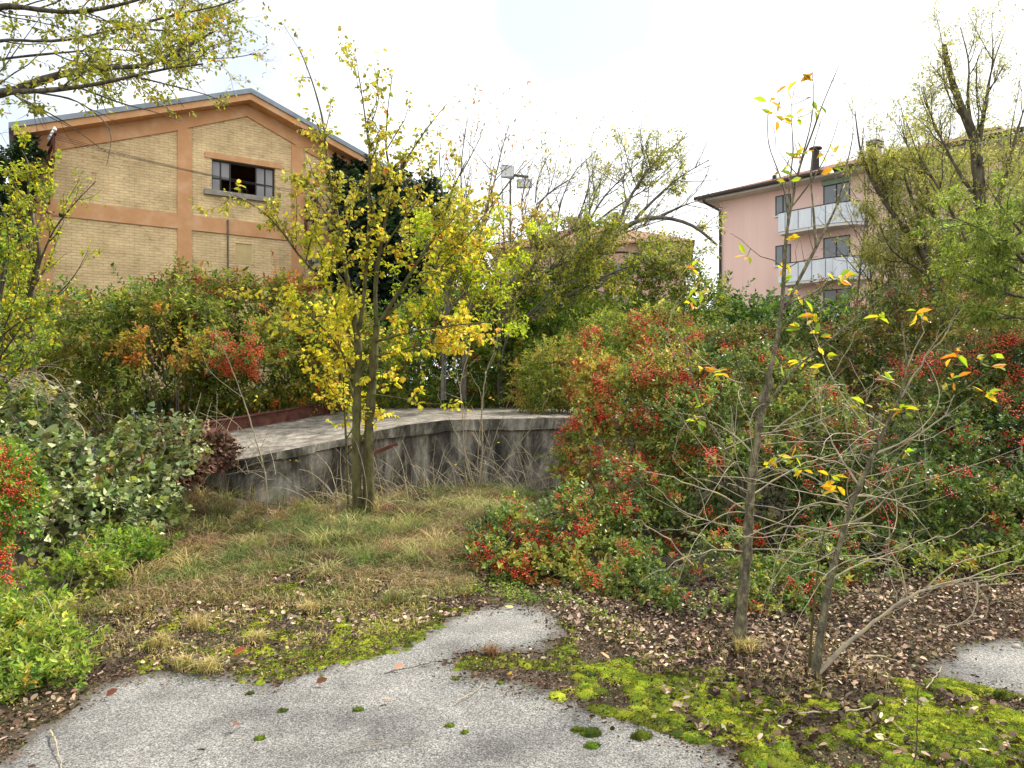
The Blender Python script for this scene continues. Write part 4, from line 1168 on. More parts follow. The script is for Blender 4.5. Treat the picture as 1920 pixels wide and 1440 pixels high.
for pts in ([(58,640),(20,600),(-20,540)], [(60,600),(20,540),(0,480)], [(56,560),(20,500),(20,420)], [(70,500),(30,420),(15,350)], [(58,680),(90,640),(110,590)], [(62,540),(90,500),(110,440)], [(60,560),(40,460),(30,380)]):
    L_(lt, pts, D, .012, .003, sp_l, dz=rng.normal(0, .3))
L_(lt, [(40,480),(0,380),(-30,310)], D, .016, .004, sp_l, dz=.4)
finish(lt, 'young_tree', 'young tree with yellow green leaves before the left corner of the warehouse', 'tree', gL, 'oval', .052, [(3,(140,158,54)),(3,(176,180,64)),(2,(116,134,52)),(.8,(214,180,60))], M_bark, droop=.5,
       keep=lambda p: rng.uniform(size=len(p)) < .25 + .75 * (px_of(p)[0] < 110))
lt = Plant(6); D = 7.6; gL = np.array([*P(-40, 900, D)[:2], 0]); gL[2] = terrain(gL[0], gL[1])
L_(lt, [(-40,900),(-30,760),(-10,640),(0,560),(10,480)], D, .04, .02, sp_l, sides=8)
for pts in ([(-20,720),(10,660),(0,600)], [(-30,820),(10,780),(60,760)], [(-10,660),(30,560),(40,500)], [(0,560),(20,480),(10,400)], [(-20,700),(20,640),(50,600),(60,560)], [(-10,640),(40,600),(70,590)], [(-30,760),(10,720),(40,690),(60,650)], [(0,600),(-20,540),(-10,480)], [(-30,800),(0,760),(20,740)]):
    L_(lt, pts, D, .012, .003, sp_l, dz=-.3)
finish(lt, 'young_tree', 'leafy yellow green sapling cut by the left edge above the ivy mound', 'tree', gL, 'oval', .05, [(3,(110,140,52)),(3,(150,164,60)),(2,(90,118,50)),(.8,(200,180,70))], M_bark, droop=.5)

# grey dead brush at the left
db = MB(); gB = np.array([*P(40, 900, 8.3)[:2], 0.3])
for k in range(170):
    a0 = P(rng.uniform(-80, 60), rng.uniform(700, 800), rng.uniform(7.8, 8.6)); ln = rng.uniform(.4, .9)
    th = rng.normal(.1, .5); pts = [a0]; dirv = np.array([math.cos(th), rng.normal(-.2, .3), math.sin(th) + .35])
    for _ in range(7):
        dirv = norm(dirv + np.array([0.02, 0, -.2]) + rng.normal(0, .1, 3)); pts.append(pts[-1] + dirv * ln / 7)
    db.tube(pts, np.linspace(.006, .002, 8), 3)
root = empty('dead_brush', gB, 'tangle of arching grey dead stems above the ivy mound', 'dead brush'); db.build('stems', M_tan, root, origin=gB)

# trees behind: bare limbs with thin olive foliage
BG_ = 'half bare trees on the bank behind the ramp'
sp_b = [dict(n=4.2, len=1.6, ang=40, up=.6, wob=.15, t0=.15, r=.014, leaf=2.0), dict(n=5, len=.75, ang=44, up=.3, wob=.18, t0=.1, r=.007, leaf=4.5), dict(n=5, len=.34, ang=45, up=.1, wob=.18, t0=.1, r=.006, leaf=14)]
def bgtree(label, base, limbs, d, keepf, size=.085, pal=G_OLIV, wood=M_grey, spec=sp_b, kind='lance', name='half_bare_tree', group=BG_, lk=5.5):
    pl = Plant(lk)
    limbs = [([(l_[0][0][0], 750)] + l_[0], l_[1], l_[2], l_[3]) if (i_ == 0 or l_[0][0][1] > 630) else l_ for i_, l_ in enumerate(limbs)]
    for pts, r0, r1, dz in limbs: L_(pl, pts, d, r0 * .8, r1, spec, dz=dz, seg=.25, sides=6)
    g = P(*base); g[2] = terrain(g[0], g[1])
    return finish(pl, name, label, 'tree', g, kind, size, pal, wood, keep=keepf, group=group, droop=.4, scale=.5)
D = 18.5
bgtree('leaning tree whose thick trunk arches over to the right towards the pink block', (1000, 720, D),
       [([(985,640),(1030,560),(1080,510),(1125,475),(1155,438),(1190,412),(1240,405),(1300,420),(1345,460)], .17, .03, -1),
        ([(1155,438),(1175,380),(1205,330),(1240,290),(1290,255)], .06, .008, 0), ([(1190,412),(1240,360),(1290,320),(1330,300)], .05, .008, -.5),
        ([(1240,405),(1290,380),(1335,370)], .04, .008, -.5), ([(1175,380),(1165,340),(1180,290)], .03, .006, .5), ([(1125,475),(1180,470),(1250,490),(1300,520)], .05, .01, -1),
        ([(1080,510),(1140,440),(1170,420),(1200,415)], .05, .02, .5)], D,
       lambda p: rng.uniform(size=len(p)) < np.where((px_of(p)[0] > 1190) & (px_of(p)[1] > 270), .8, .25) * (px_of(p)[1] > 240) * ((px_of(p)[0] < 1285) | (px_of(p)[1] > 400)))
bgtree('half bare tree with an arched limb in the middle of the skyline', (930, 720, 17.5),
       [([(960,640),(980,560),(990,500),(1040,455),(1075,430),(1120,415),(1180,420)], .1, .015, 0), ([(990,500),(1000,420),(1005,380),(1050,345),(1080,330)], .05, .008, 0),
        ([(1004,380),(1006,330),(1030,290)], .025, .006, .3), ([(1005,385),(1040,350),(1075,345)], .02, .006, -.3), ([(985,540),(1040,500),(1110,470),(1150,480)], .05, .01, -.5),
        ([(1075,430),(1100,370),(1110,320),(1095,290)], .03, .006, 0), ([(980,560),(945,480),(944,400),(940,330)], .05, .006, 0)], 17.5,
       lambda p: rng.uniform(size=len(p)) < np.where(px_of(p)[1] > 400, .9, .06))
bgtree('wide bare crown of fine arching twigs behind the leaning trunk', (1090, 720, 20),
       [([(1060,640),(1075,540),(1090,440),(1130,370),(1190,310),(1255,262)], .07, .006, 0), ([(1075,540),(1040,450),(1050,380),(1075,320),(1110,290)], .05, .006, 0), ([(1090,440),(1150,390),(1220,350),(1280,300),(1300,270)], .04, .005, .5),
        ([(1075,520),(1130,450),(1220,420),(1310,390)], .04, .005, -.5), ([(1075,540),(1010,470),(975,400),(985,330),(1010,280)], .045, .005, .5), ([(1090,440),(1120,350),(1150,300)], .03, .005, -.4), ([(1130,370),(1170,350),(1200,270)], .02, .004, 0)], 20,
       lambda p: rng.uniform(size=len(p)) < np.where(px_of(p)[1] > 430, .5, .05), size=.07)
bgtree('bare forked tree with a few orange leaves beside the floodlight mast', (880, 720, 15),
       [([(870,660),(880,560),(895,470),(870,400),(862,330),(870,260),(878,215)], .07, .006, 0), ([(895,470),(910,400),(930,330),(945,260),(955,235)], .04, .005, -.3),
        ([(880,500),(850,430),(830,370),(822,300),(828,250)], .035, .005, .4), ([(910,400),(940,360),(970,320),(985,300)], .02, .005, 0), ([(862,330),(885,290),(905,250)], .02, .004, 0),
        ([(890,480),(930,430),(960,390)], .03, .006, .5)], 15,
       lambda p: rng.uniform(size=len(p)) < np.where(px_of(p)[1] > 380, .5, .05), pal=[(3,(150,150,70)),(2,(180,140,70)),(1,(180,110,60)),(2,(110,124,60))])
bgtree('bushy olive tree in front of the far pink house', (1060, 720, 16.5),
       [([(1040,660),(1050,580),(1060,520),(1070,470)], .08, .02, 0), ([(1060,520),(1110,470),(1130,440)], .04, .008, 0), ([(1050,580),(1000,520),(985,470)], .04, .008, 0),
        ([(1055,560),(1110,530),(1170,500),(1210,490)], .05, .01, -.5), ([(1050,600),(980,560),(930,520),(900,480)], .05, .01, -.5)], 16.5,
       lambda p: rng.uniform(size=len(p)) < .95, pal=[(3,(104,124,58)),(3,(134,146,62)),(2,(164,162,70)),(1,(84,104,50))])
bgtree('thin yellow green tree right of the centre tree on the bank', (830, 720, 13.5),
       [([(830,700),(832,640),(840,560),(850,480),(862,420)], .05, .01, 0), ([(832,600),(870,540),(905,500),(930,480)], .03, .006, 0), ([(840,560),(815,500),(800,450)], .03, .006, 0), ([(835,640),(880,610),(930,600)], .02, .005, 0)], 13.5,
       lambda p: rng.uniform(size=len(p)) < .9, pal=[(3,(150,176,54)),(3,(190,196,60)),(1,(110,140,50))], kind='oval', size=.075)

bgtree('twiggy olive tree filling the gap between the yellow tree and the leaning trunk', (930, 720, 15.5),
       [([(935,680),(938,600),(930,540),(905,480),(885,430)], .06, .01, 0), ([(938,620),(960,540),(975,480),(970,430)], .05, .008, 0), ([(938,600),(900,560),(870,520),(850,470)], .04, .008, 0), ([(940,640),(1000,580),(1040,540),(1090,520)], .04, .008, -.3)], 15.5,
       lambda p: rng.uniform(size=len(p)) < np.where(px_of(p)[1] > 430, .6, .15), pal=[(3,(120,132,66)),(3,(156,160,72)),(2,(184,176,84)),(1,(176,120,70))], size=.07)
# willow like trees on the right
WG = 'willow trees on the right'
bgtree('feathery grey green willow thicket filling the space between the two dark willow trunks', (1800, 720, 14.5),
       [([(x_,640),(x_ + dx * .3,540),(x_ + dx * .7,430),(x_ + dx,330),(x_ + dx * 1.1,260)], .035, .006, dz) for x_, dx, dz in ((1640,-20,0),(1690,-30,.4),(1720,20,-.4),(1770,-20,.2),(1800,30,0),(1840,-10,.5),(1880,30,0),(1910,10,-.5),(1600,30,.3), (1665,10,.2), (1745,-20,.1), (1860,20,.3), (1820,-30,-.3))], 14.5,
       lambda p: rng.uniform(size=len(p)) < np.where(px_of(p)[1] > 280, .85, .3) * np.clip((px_of(p)[0] - 1600) / 90, .1, 1), pal=G_OLIV, kind='narrow', size=.1, name='willow_tree', group=WG)
sp_w = [dict(n=4.0, len=1.3, ang=34, up=.8, wob=.12, t0=.12, r=.012, leaf=7), dict(n=6, len=.6, ang=34, up=.4, wob=.14, t0=.1, r=.006, leaf=16), dict(n=4, len=.3, ang=40, up=0, wob=.15, t0=.1, r=.004, leaf=20)]
pl = Plant(5.5); D = 13.5
for pts, r0, r1, dz in [([(1762,760),(1760,620),(1752,540),(1735,480),(1695,425),(1665,390),(1640,350),(1615,300),(1608,250),(1603,208)], .1, .008, 0),
        ([(1735,480),(1725,410),(1700,350),(1690,300)], .05, .008, .4), ([(1665,390),(1655,330),(1630,290)], .03, .006, 0), ([(1760,560),(1770,480),(1750,400),(1735,330),(1700,280),(1690,230)], .05, .007, 0),
        ([(1750,520),(1700,490),(1665,470),(1650,420)], .03, .006, -.5), ([(1640,350),(1665,300),(1690,260)], .015, .005, .3)]:
    L_(pl, pts, D, r0, r1, sp_w, dz=dz, seg=.2, sides=7)
g = P(1760, 720, D); g[2] = terrain(g[0], g[1])
finish(pl, 'willow_tree', 'willow with a slanting dark trunk in front of the pink balconies', 'tree', g, 'narrow', .085, G_OLIV, M_bark, group=WG, droop=.3, scale=.5,
       keep=lambda p: rng.uniform(size=len(p)) < np.where(px_of(p)[1] > 280, 1, .15))
pl = Plant(5.5); D = 12.0
for pts, r0, r1, dz in [([(1852,760),(1850,640),(1848,540),(1842,420),(1835,330),(1828,262)], .12, .085, 0), ([(1828,262),(1805,205),(1790,170),(1775,120),(1770,84)], .07, .035, 0),
        ([(1832,300),(1840,240),(1850,180),(1860,120),(1880,70)], .04, .006, 0), ([(1828,262),(1812,190),(1820,120),(1800,50)], .03, .005, .3),
        ([(1843,440),(1870,380),(1890,320),(1905,250),(1925,190)], .05, .008, 0), ([(1838,380),(1800,330),(1770,270),(1745,220),(1730,160)], .03, .005, .5),
        ([(1845,500),(1800,430),(1760,350),(1720,290),(1700,230)], .035, .005, .3), ([(1850,520),(1900,460),(1930,400)], .05, .01, 0)]:
    L_(pl, pts, D, r0, r1, sp_w, dz=dz, seg=.2, sides=8)
g = P(1850, 720, D); g[2] = terrain(g[0], g[1])
finish(pl, 'willow_tree', 'tall willow with a dark trunk and a sawn off limb near the right edge', 'tree', g, 'narrow', .07, G_OLIV, M_bark, group=WG, droop=.3, scale=.5,
       keep=lambda p: rng.uniform(size=len(p)) < np.where(px_of(p)[1] > 280, 1, .5))
pl = Plant(5.5); D = 9.0
sp_n = [dict(n=5, len=.8, ang=38, up=.2, wob=.12, t0=.1, r=.01, leaf=16), dict(n=7, len=.35, ang=40, up=-.1, wob=.16, t0=.1, r=.004, leaf=36)]
for pts, r0, r1, dz in [([(1990,560),(1920,520),(1850,510),(1800,540)], .02, .004, 0), ([(1990,600),(1940,560),(1880,550),(1840,530)], .02, .004, -.3), ([(1980,500),(1930,470),(1880,480),(1840,460)], .02, .004, .2), ([(1980,480),(1940,440),(1900,400),(1880,420)], .02, .004, -.2), ([(1990,560),(1960,470),(1900,440),(1850,400)], .02, .004, .4), ([(2015,900),(2010,800),(2000,650),(1980,560),(1950,480)], .06, .03, 0), ([(1990,600),(1930,500),(1880,450),(1820,420),(1770,400)], .03, .005, -.5), ([(1980,560),(1920,560),(1860,540),(1800,510)], .025, .004, -.5),
        ([(1950,480),(1910,430),(1870,380),(1850,345)], .02, .004, 0), ([(1985,560),(1900,500),(1850,480),(1790,470)], .02, .004, .3), ([(1950,480),(1950,400),(1920,360)], .02, .004, 0), ([(1990,620),(1930,600),(1880,590),(1830,570)], .02, .004, -.4)]:
    L_(pl, pts, D, r0, r1, sp_n, dz=dz, seg=.15)
g = P(2005, 720, D); g[2] = terrain(g[0], g[1])
finish(pl, 'willow_tree', 'bright green narrow leaved willow boughs entering at the right edge', 'tree', g, 'narrow', .075, [(3,(96,120,58)),(4,(128,148,70)),(3,(158,172,90)),(.4,(210,160,60))], M_bark, group=WG, droop=.35, scale=.8)

# ------------------------------------------------------------------ the two saplings in front of the thicket
def leafspots(pl, mb, spots, d, size, pal, kind='lance', n=(3, 6)):
    allp = np.concatenate([v for v in pl.w.v])
    for px, py in spots:
        t = P(px, py, d + rng.normal(0, .12))
        near = allp[np.argmin(((allp - t) * (1, .6, 1)) @ np.ones(3) * 0 + np.linalg.norm((allp - t) * (1, .6, 1), axis=1))]
        q = resample([near, (near + t) / 2 + rng.normal(0, .02, 3) - (0, 0, .01), t], .03)
        pl.w.tube(q, np.linspace(.003, .0014, len(q)), 3)
        k = rng.integers(*n); p = np.tile(t, (k, 1)) + rng.normal(0, .012, (k, 3))
        dd = rng.normal(size=(k, 3)) * (1, .6, .55) + (0, -.1, .05)
        leaves(mb, kind, p, dd, size * rng.uniform(.7, 1.15, k), pick(pal, p * 9, 2, .7, .1), roll=.9)
def arcs(pl, src, n, y0, y1, ln0, ln1):
    vs = np.concatenate(src.w.v); a_, b_ = px_of(vs); vs = vs[(b_ > y0) & (b_ < y1)]
    for _ in range(n):
        p = vs[rng.integers(len(vs))]; sg = rng.choice([-1, 1]); ln = rng.uniform(ln0, ln1)
        d = norm(np.array([sg, rng.normal(-.1, .5), rng.normal(.35, .35)])); cv = rng.normal(0, .12, 3) + (0, 0, rng.normal(-.06, .1)); pts = [p]
        for k in range(12):
            d = norm(d + cv + rng.normal(0, .06, 3)); pts.append(pts[-1] + d * ln / 12)
        pts = np.array(pts); pl.w.tube(pts, np.linspace(.0034, .0013, 13), 4); pl.grow(pts, .003, .0013, 1, sp_s)
gS = ground_at(1385, 1216); D = gS[1]
sa = Plant()
sp_s = [dict(n=5.5, len=.42, ang=45, up=.4, wob=.2, t0=.2, r=.0042), dict(n=5, len=.22, ang=48, up=.15, wob=.24, t0=.15, r=.0022)]
sp_t = [dict(n=2.2, len=.3, ang=30, up=.8, wob=.1, t0=.1, r=.003)]
L_(sa, [(1385,1216),(1390,1150),(1397,1080),(1403,1000),(1408,900),(1425,800),(1443,700)], D, .038, .018, sp_s, sides=10, seg=.06, wob=.008)
L_(sa, [(1425,800),(1443,700),(1460,620),(1467,570),(1472,472),(1476,425),(1483,390),(1492,343),(1500,307),(1519,262),(1540,200),(1573,123)], D, .018, .002, sp_s, sides=8, seg=.06)
for pts, r0 in [([(1478,410),(1470,350),(1455,310),(1440,272),(1438,215),(1448,175)], .006), ([(1476,430),(1480,350),(1488,280),(1482,200),(1494,145)], .006), ([(1500,307),(1520,240),(1528,180),(1522,130)], .005),
        ([(1466,588),(1503,515),(1536,453),(1571,383),(1590,300),(1601,250),(1598,204)], .013), ([(1530,462),(1524,378),(1519,331),(1525,270),(1545,210)], .008), ([(1467,570),(1500,560),(1540,540),(1570,500)], .006),
        ([(1430,770),(1480,700),(1540,650),(1600,600),(1650,560),(1700,510)], .010), ([(1408,900),(1370,860),(1330,800),(1300,720),(1285,640),(1275,590)], .008), ([(1425,800),(1395,720),(1370,640),(1350,600)], .006),
        ([(1571,383),(1600,330),(1622,250)], .005), ([(1540,640),(1580,660),(1610,700),(1660,720)], .005), ([(1483,390),(1530,330),(1560,270),(1575,215)], .005)]:
    L_(sa, pts, D, r0, .0016, sp_t, seg=.06, dz=rng.normal(0, .3))
# pale lichened side branches
sa_t = sa; sa = Plant()
for pts in ([(1403,1030),(1470,1030),(1550,1045),(1630,1047),(1700,1020),(1740,990)], [(1400,1035),(1340,1028),(1280,1045),(1200,1090)], [(1405,960),(1340,920),(1270,900),(1200,880),(1165,862)], [(1408,930),(1480,880),(1560,850),(1640,860)],
            [(1400,990),(1330,980),(1260,950),(1215,900)], [(1410,890),(1490,850),(1590,870),(1680,940),(1720,960)], [(1412,850),(1360,800),(1300,780)], [(1420,830),(1500,770),(1570,700),(1600,620)], [(1300,1060),(1240,1000),(1190,970)]):
    L_(sa, pts, D, .0055, .0016, sp_s, seg=.06, dz=rng.normal(-.1, .3), wob=.012)
arcs(sa, sa_t, 24, 700, 1060, .35, .9)
lm = MB(); sa_b = sa; sa = Plant(); sa.w = MB(); sa.w.v = sa_t.w.v + sa_b.w.v; sa.w.tube = sa_t.w.tube
leafspots(sa, lm, [(1440,190),(1475,168),(1500,150),(1440,212),(1455,218),(1490,220),(1530,205),(1500,288),(1490,292),(1548,292),(1565,285),(1560,318),(1465,322),(1478,335),(1480,450),(1500,545),(1480,520),(1478,500),(1582,518),(1572,522),
     (1460,680),(1530,600),(1520,590),(1540,630),(1500,615),(1310,545),(1300,570),(1440,870),(1490,860),(1400,480),(1350,700),(1320,690),(1310,790),(1305,760),(1300,500),(1500,680),(1550,670),(1455,860)], D, .08, G_LANC, n=(3, 6))
sroot = empty('sapling', gS, 'straight young tree with sparse large yellow green leaves before the red berried thicket', 'sapling', 'saplings by the paving')
sa_t.w.build('trunk', M_sap, sroot, smooth=True, origin=gS); sa_b.w.build('side_branches', M_tan, sroot, origin=gS)
lm.build('crown', M_leaf, sroot, origin=gS)

gS = ground_at(1527, 1272); D = gS[1]
sb = Plant()
L_(sb, [(1527,1272),(1540,1180),(1555,1090),(1580,1000),(1590,960),(1610,910),(1640,850),(1660,800),(1690,740),(1702,690),(1690,600)], D, .024, .003, sp_s, sides=9, seg=.05)
sb_t = sb_t0 = sb; sb = Plant()
L_(sb, [(1535,1262),(1590,1205),(1650,1158),(1690,1128),(1735,1104),(1790,1094)], D, .013, .006, sp_s, sides=7, seg=.05, wob=.006)
for pts in ([(1735,1104),(1800,1085),(1860,1082),(1930,1062)], [(1760,1100),(1830,1092),(1900,1075),(1960,1078)], [(1790,1094),(1850,1068),(1910,1050)], [(1790,1094),(1840,1100),(1900,1092)], [(1700,1120),(1690,1070),(1670,1030)], [(1735,1104),(1780,1060),(1850,1040),(1920,1020)], [(1830,1088),(1836,1130),(1820,1165),(1770,1180)]):
    L_(sb, pts, D, .005, .0018, sp_s, seg=.05, dz=rng.normal(-.05, .12), wob=.006)
arcs(sb, sb_t0, 26, 780, 1080, .35, .95)
for pts, r0 in [([(1690,745),(1720,690),(1760,640),(1790,600),(1800,560)], .007), ([(1555,1090),(1600,1060),(1700,1030),(1790,1000),(1850,960)], .006), ([(1590,960),(1540,900),(1480,880),(1430,890)], .006), ([(1610,910),(1570,850),(1540,780),(1535,720)], .006),
        ([(1585,985),(1640,960),(1700,900),(1750,840)], .006), ([(1580,1000),(1500,985),(1420,1000),(1350,1010)], .006), ([(1640,850),(1700,830),(1760,790),(1790,740)], .006), ([(1600,930),(1660,930),(1720,960),(1755,1030)], .005),
        ([(1595,950),(1530,940),(1470,960),(1400,940)], .005), ([(1820,1085),(1850,1120),(1850,1160),(1800,1175)], .004), ([(1700,1115),(1680,1060),(1660,1020)], .004), ([(1660,800),(1600,760),(1560,700)], .005), ([(1570,1030),(1520,1060),(1450,1050)], .005), ([(1700,690),(1730,620),(1740,570)], .004)]:
    L_(sb, pts, D, r0, .0014, sp_s, seg=.05, dz=rng.normal(0, .3), wob=.012)
lm = MB(); sb_b = sb; sb = Plant(); sb.w.v = sb_t.w.v + sb_b.w.v; sb.w.tube = sb_t.w.tube
leafspots(sb, lm, [(1790,665),(1855,665),(1870,690),(1835,675),(1785,708),(1845,735),(1690,770),(1697,768),(1650,590),(1560,895),(1570,920),(1500,880),(1620,760),(1655,700),(1720,590),(1700,850)], D, .075, G_LANC, n=(3, 6))
sroot = empty('sapling', gS, 'crooked young tree with tangled pale twigs and a low branch leaning right over leaf litter', 'sapling', 'saplings by the paving')
sb_t.w.build('trunk', M_sap, sroot, smooth=True, origin=gS); sb_b.w.build('side_branches', M_tan, sroot, origin=gS)
lm.build('crown', M_leaf, sroot, origin=gS)
# slim side stem beside it
sc_ = Plant(); g2 = ground_at(1517, 1260)
L_(sc_, [(1517,1260),(1522,1180),(1530,1100),(1540,1020),(1555,960)], g2[1], .009, .003, sp_t, seg=.05)
r2 = empty('sapling', g2, 'thin mossy shoot standing against the crooked sapling', 'sapling', 'saplings by the paving'); sc_.w.build('trunk', M_moss_bark, r2, origin=g2)

# slim dead stem on the left and bare multi stemmed bush by the wall
def simple_wood(name, label, cat, base, limbs, d, mat, spec, group=None, leafp=None, size=.04, pal=G_YELL):
    pl = Plant()
    for pts, r0, r1, dz in limbs: L_(pl, pts, d, r0, r1, spec, dz=dz, seg=.08, wob=.006)
    root = empty(name, base, label, cat, group); pl.w.build('stems', mat, root, origin=base)
    if leafp:
        mb = MB(); leafspots(pl, mb, leafp, d, size, pal, 'oval', (1, 3)); 
        pl.w = MB(); mb.build('leaves', M_leaf, root, origin=base)
g3 = ground_at(502, 985)
sp_x = [dict(n=3.5, len=.45, ang=40, up=.3, wob=.14, t0=.25, r=.004), dict(n=3, len=.2, ang=40, up=.1, wob=.14, r=.0025)]
simple_wood('dead_sapling', 'slim curved dead stem rising from the grass left of the yellow tree', 'dead sapling', g3,
    [([(502,985),(500,900),(488,850),(470,790),(450,730),(430,680),(408,630),(395,595)], .011, .003, 0), ([(455,745),(420,720),(390,695),(378,660)], .004, .0015, 0), ([(488,850),(450,800),(420,775),(390,770)], .004, .0015, 0), ([(500,900),(470,880),(420,890)], .004, .0015, 0)],
    g3[1], M_tan, sp_x, leafp=[(395,600),(482,745),(540,865),(555,862)], size=.05)
g3 = ground_at(895, 932)
simple_wood('bare_bush', 'bare grey stemmed bush fanning out in front of the stained wall', 'bush', g3,
    [([(890,932),(870,850),(868,780),(862,720),(880,660),(885,610)], .012, .003, 0), ([(895,932),(905,850),(903,770),(910,700),(930,650),(938,610)], .014, .003, 0), ([(892,930),(880,870),(850,800),(820,740)], .009, .002, 0),
     ([(898,930),(915,860),(935,800),(960,740)], .01, .002, -.2), ([(888,930),(875,860),(872,780),(855,690),(850,640)], .008, .002, .2), ([(900,932),(950,860),(1000,800),(1040,720)], .007, .002, -.3), ([(893,930),(898,820),(905,740),(880,700)], .008, .002, .2)],
    g3[1], M_tan, sp_x, leafp=[(930,605),(850,755),(920,745),(880,770),(888,815),(930,830),(855,870)], size=.05)
for (bx_, by_, lbl) in ((330, 960, 'dry grey stems arching in the dark corner at the left end of the wall'), (590, 950, 'dry pale stems crossing the ramp wall left of the twin trunks'), (760, 935, 'fan of dry stems against the wall right of the twin trunks'), (700, 965, 'dead drooping stems hung around the base of the yellow tree'), (950, 930, 'pale dead canes hanging in front of the dark wall panel')):
    g3 = ground_at(bx_, by_); m = MB()
    for k in range(70):
        a0 = g3 + np.array([rng.normal(0, .55), rng.normal(0, .12), -.02]); th = rng.normal(1.57, .55); ln = rng.uniform(.35, 1.15)
        dirv = np.array([math.cos(th), rng.normal(0, .25), math.sin(th)]); pts = [a0]
        for _ in range(7):
            dirv = norm(dirv + np.array([0, 0, -.16]) + rng.normal(0, .07, 3)); pts.append(pts[-1] + dirv * ln / 7)
        m.tube(pts, np.linspace(.0048, .002, 8), 3)
    root = empty('dead_bush', g3, lbl, 'dead bush', 'dead bushes along the ramp wall'); m.build('stems', M_tan, root, origin=g3)

# ------------------------------------------------------------------ ground cover
def scatter(n, poly_px, extra=None, yb=None):
    """random ground points inside a picture outline"""
    pg = np.array(gpoly(poly_px)); lo, hi = pg.min(0), pg.max(0)
    x = rng.uniform(lo[0], hi[0], n); y = rng.uniform(lo[1], hi[1], n)
    k = in_poly(x, y, [tuple(q) for q in pg]); x, y = x[k], y[k]
    p = np.stack([x, y, terrain(x, y)], -1)
    if extra is not None: p = p[extra(p)]
    return p
def blades(mb, p, h, w, pal, lean=.5, scale=1.5, jit=.5):
    n = len(p)
    a = rng.uniform(0, 6.28, n); ln = h * rng.uniform(.45, 1.25, n); le = np.abs(rng.normal(lean, .35, n))
    dx = np.stack([np.cos(a), np.sin(a), 0 * a], -1); sx = np.stack([-np.sin(a + rng.normal(0, .6, n)), np.cos(a), 0 * a], -1) * (w * rng.uniform(.6, 1.3, n))[:, None]
    up = np.array([0, 0, 1.0])
    p1 = p + up * (ln * .5)[:, None] + dx * (ln * le * .2)[:, None]
    p2 = p + up * (ln * (.9 - .3 * np.clip(le, 0, 1.6)))[:, None] + dx * (ln * le * .75)[:, None]
    V = np.stack([p - sx, p + sx, p1 + sx * .8, p1 - sx * .8, p2], 1)
    base = (np.arange(n) * 5)[:, None]
    c = pick(pal, p, scale, jit, .2)
    mb.add(V.reshape(-1, 3), base + np.array([[0, 1, 2, 3]]), c)
    mb.add(V.reshape(-1, 3), base + np.array([[3, 2, 4]]), c)
GR = [(2,(76,100,56)),(3,(104,124,70)),(3,(138,146,94)),(3.5,(166,158,118)),(3,(128,108,88)),(1.5,(90,74,62))]
GRD = [(2,(140,146,88)),(3,(178,170,126)),(3,(196,184,146)),(1,(140,120,92))]
m = MB()
dn = lambda th: (lambda p: noise(p * (1, 1, 0), 2.9)*1.2 + rng.normal(0, .35, len(p)) > th)
blades(m, scatter(24000, [(150,1060),(230,1000),(330,975),(480,960),(700,955),(900,940),(1000,940),(960,1000),(880,1060),(700,1060),(400,1080),(180,1110)], dn(-.3)), .13, .003, GR, 1.1)
blades(m, scatter(4000, [(330,975),(480,960),(700,945),(900,925),(900,900),(600,925),(330,950)], dn(-.6)), .34, .003, GR, .4)
blades(m, scatter(26000, [(120,1100),(400,1075),(700,1060),(900,1060),(880,1120),(700,1150),(350,1140),(100,1170)], dn(-.1)), .09, .003, GR, .9)
blades(m, scatter(9000, [(60,1180),(200,1120),(700,1130),(840,1120),(780,1190),(400,1230),(160,1260)], dn(.35)), .06, .0025, GRD, .9)
blades(m, scatter(3500, [(1180,1180),(1600,1200),(1700,1290),(1500,1350),(1200,1260)], dn(.6)), .07, .002, GRD, .9)
blades(m, scatter(30000, [(150,1090),(300,1040),(480,1000),(700,975),(960,960),(960,1060),(880,1110),(500,1120),(200,1140)], dn(.0)), .14, .0025, [(3,(112,94,80)),(3,(146,130,108)),(2,(178,166,136)),(1,(80,66,56))], 1.6)
cc = scatter(620, [(170,1070),(230,1000),(330,975),(480,955),(700,940),(900,925),(1000,930),(960,1000),(880,1060),(700,1080),(400,1100),(180,1110)], None)
kc = 75; ids = np.repeat(np.arange(len(cc)), kc); off = rng.normal(0, .05, (len(ids), 2)); pp = cc[ids].copy(); pp[:, :2] += off
ch = rng.uniform(.07, .25, len(cc))[ids] * rng.uniform(.5, 1.1, len(ids)); dirx = np.append(off / .05 + rng.normal(0, .8, off.shape), np.zeros((len(off), 1)), 1) * .55
sd = norm(np.cross(dirx + (0, 0, .01), [0, 0, 1.0])) * .0024; bcol = pick(GR, cc, 2.5, .6, .1)[ids] * rng.uniform(.7, 1.35, (len(ids), 1))
up_ = np.array([0, 0, 1.0]); q1 = pp + (up_ * .62 + dirx * .25) * ch[:, None]; q2 = pp + (up_ * .82 + dirx * .8) * ch[:, None]; q3 = pp + (up_ * .62 + dirx * 1.5) * ch[:, None]
VV = np.stack([pp - sd, pp + sd, q1 + sd, q1 - sd, q2 + sd * .8, q2 - sd * .8, q3], 1).reshape(-1, 3); bb = (np.arange(len(ids)) * 7)[:, None]
m.add(VV, np.concatenate([bb + [[0,1,2,3]], bb + [[3,2,4,5]]]), np.concatenate([bcol, bcol])); m.add(VV, bb + [[5,4,6]], bcol)
tag(m.build('grass', M_grass), kind='stuff')
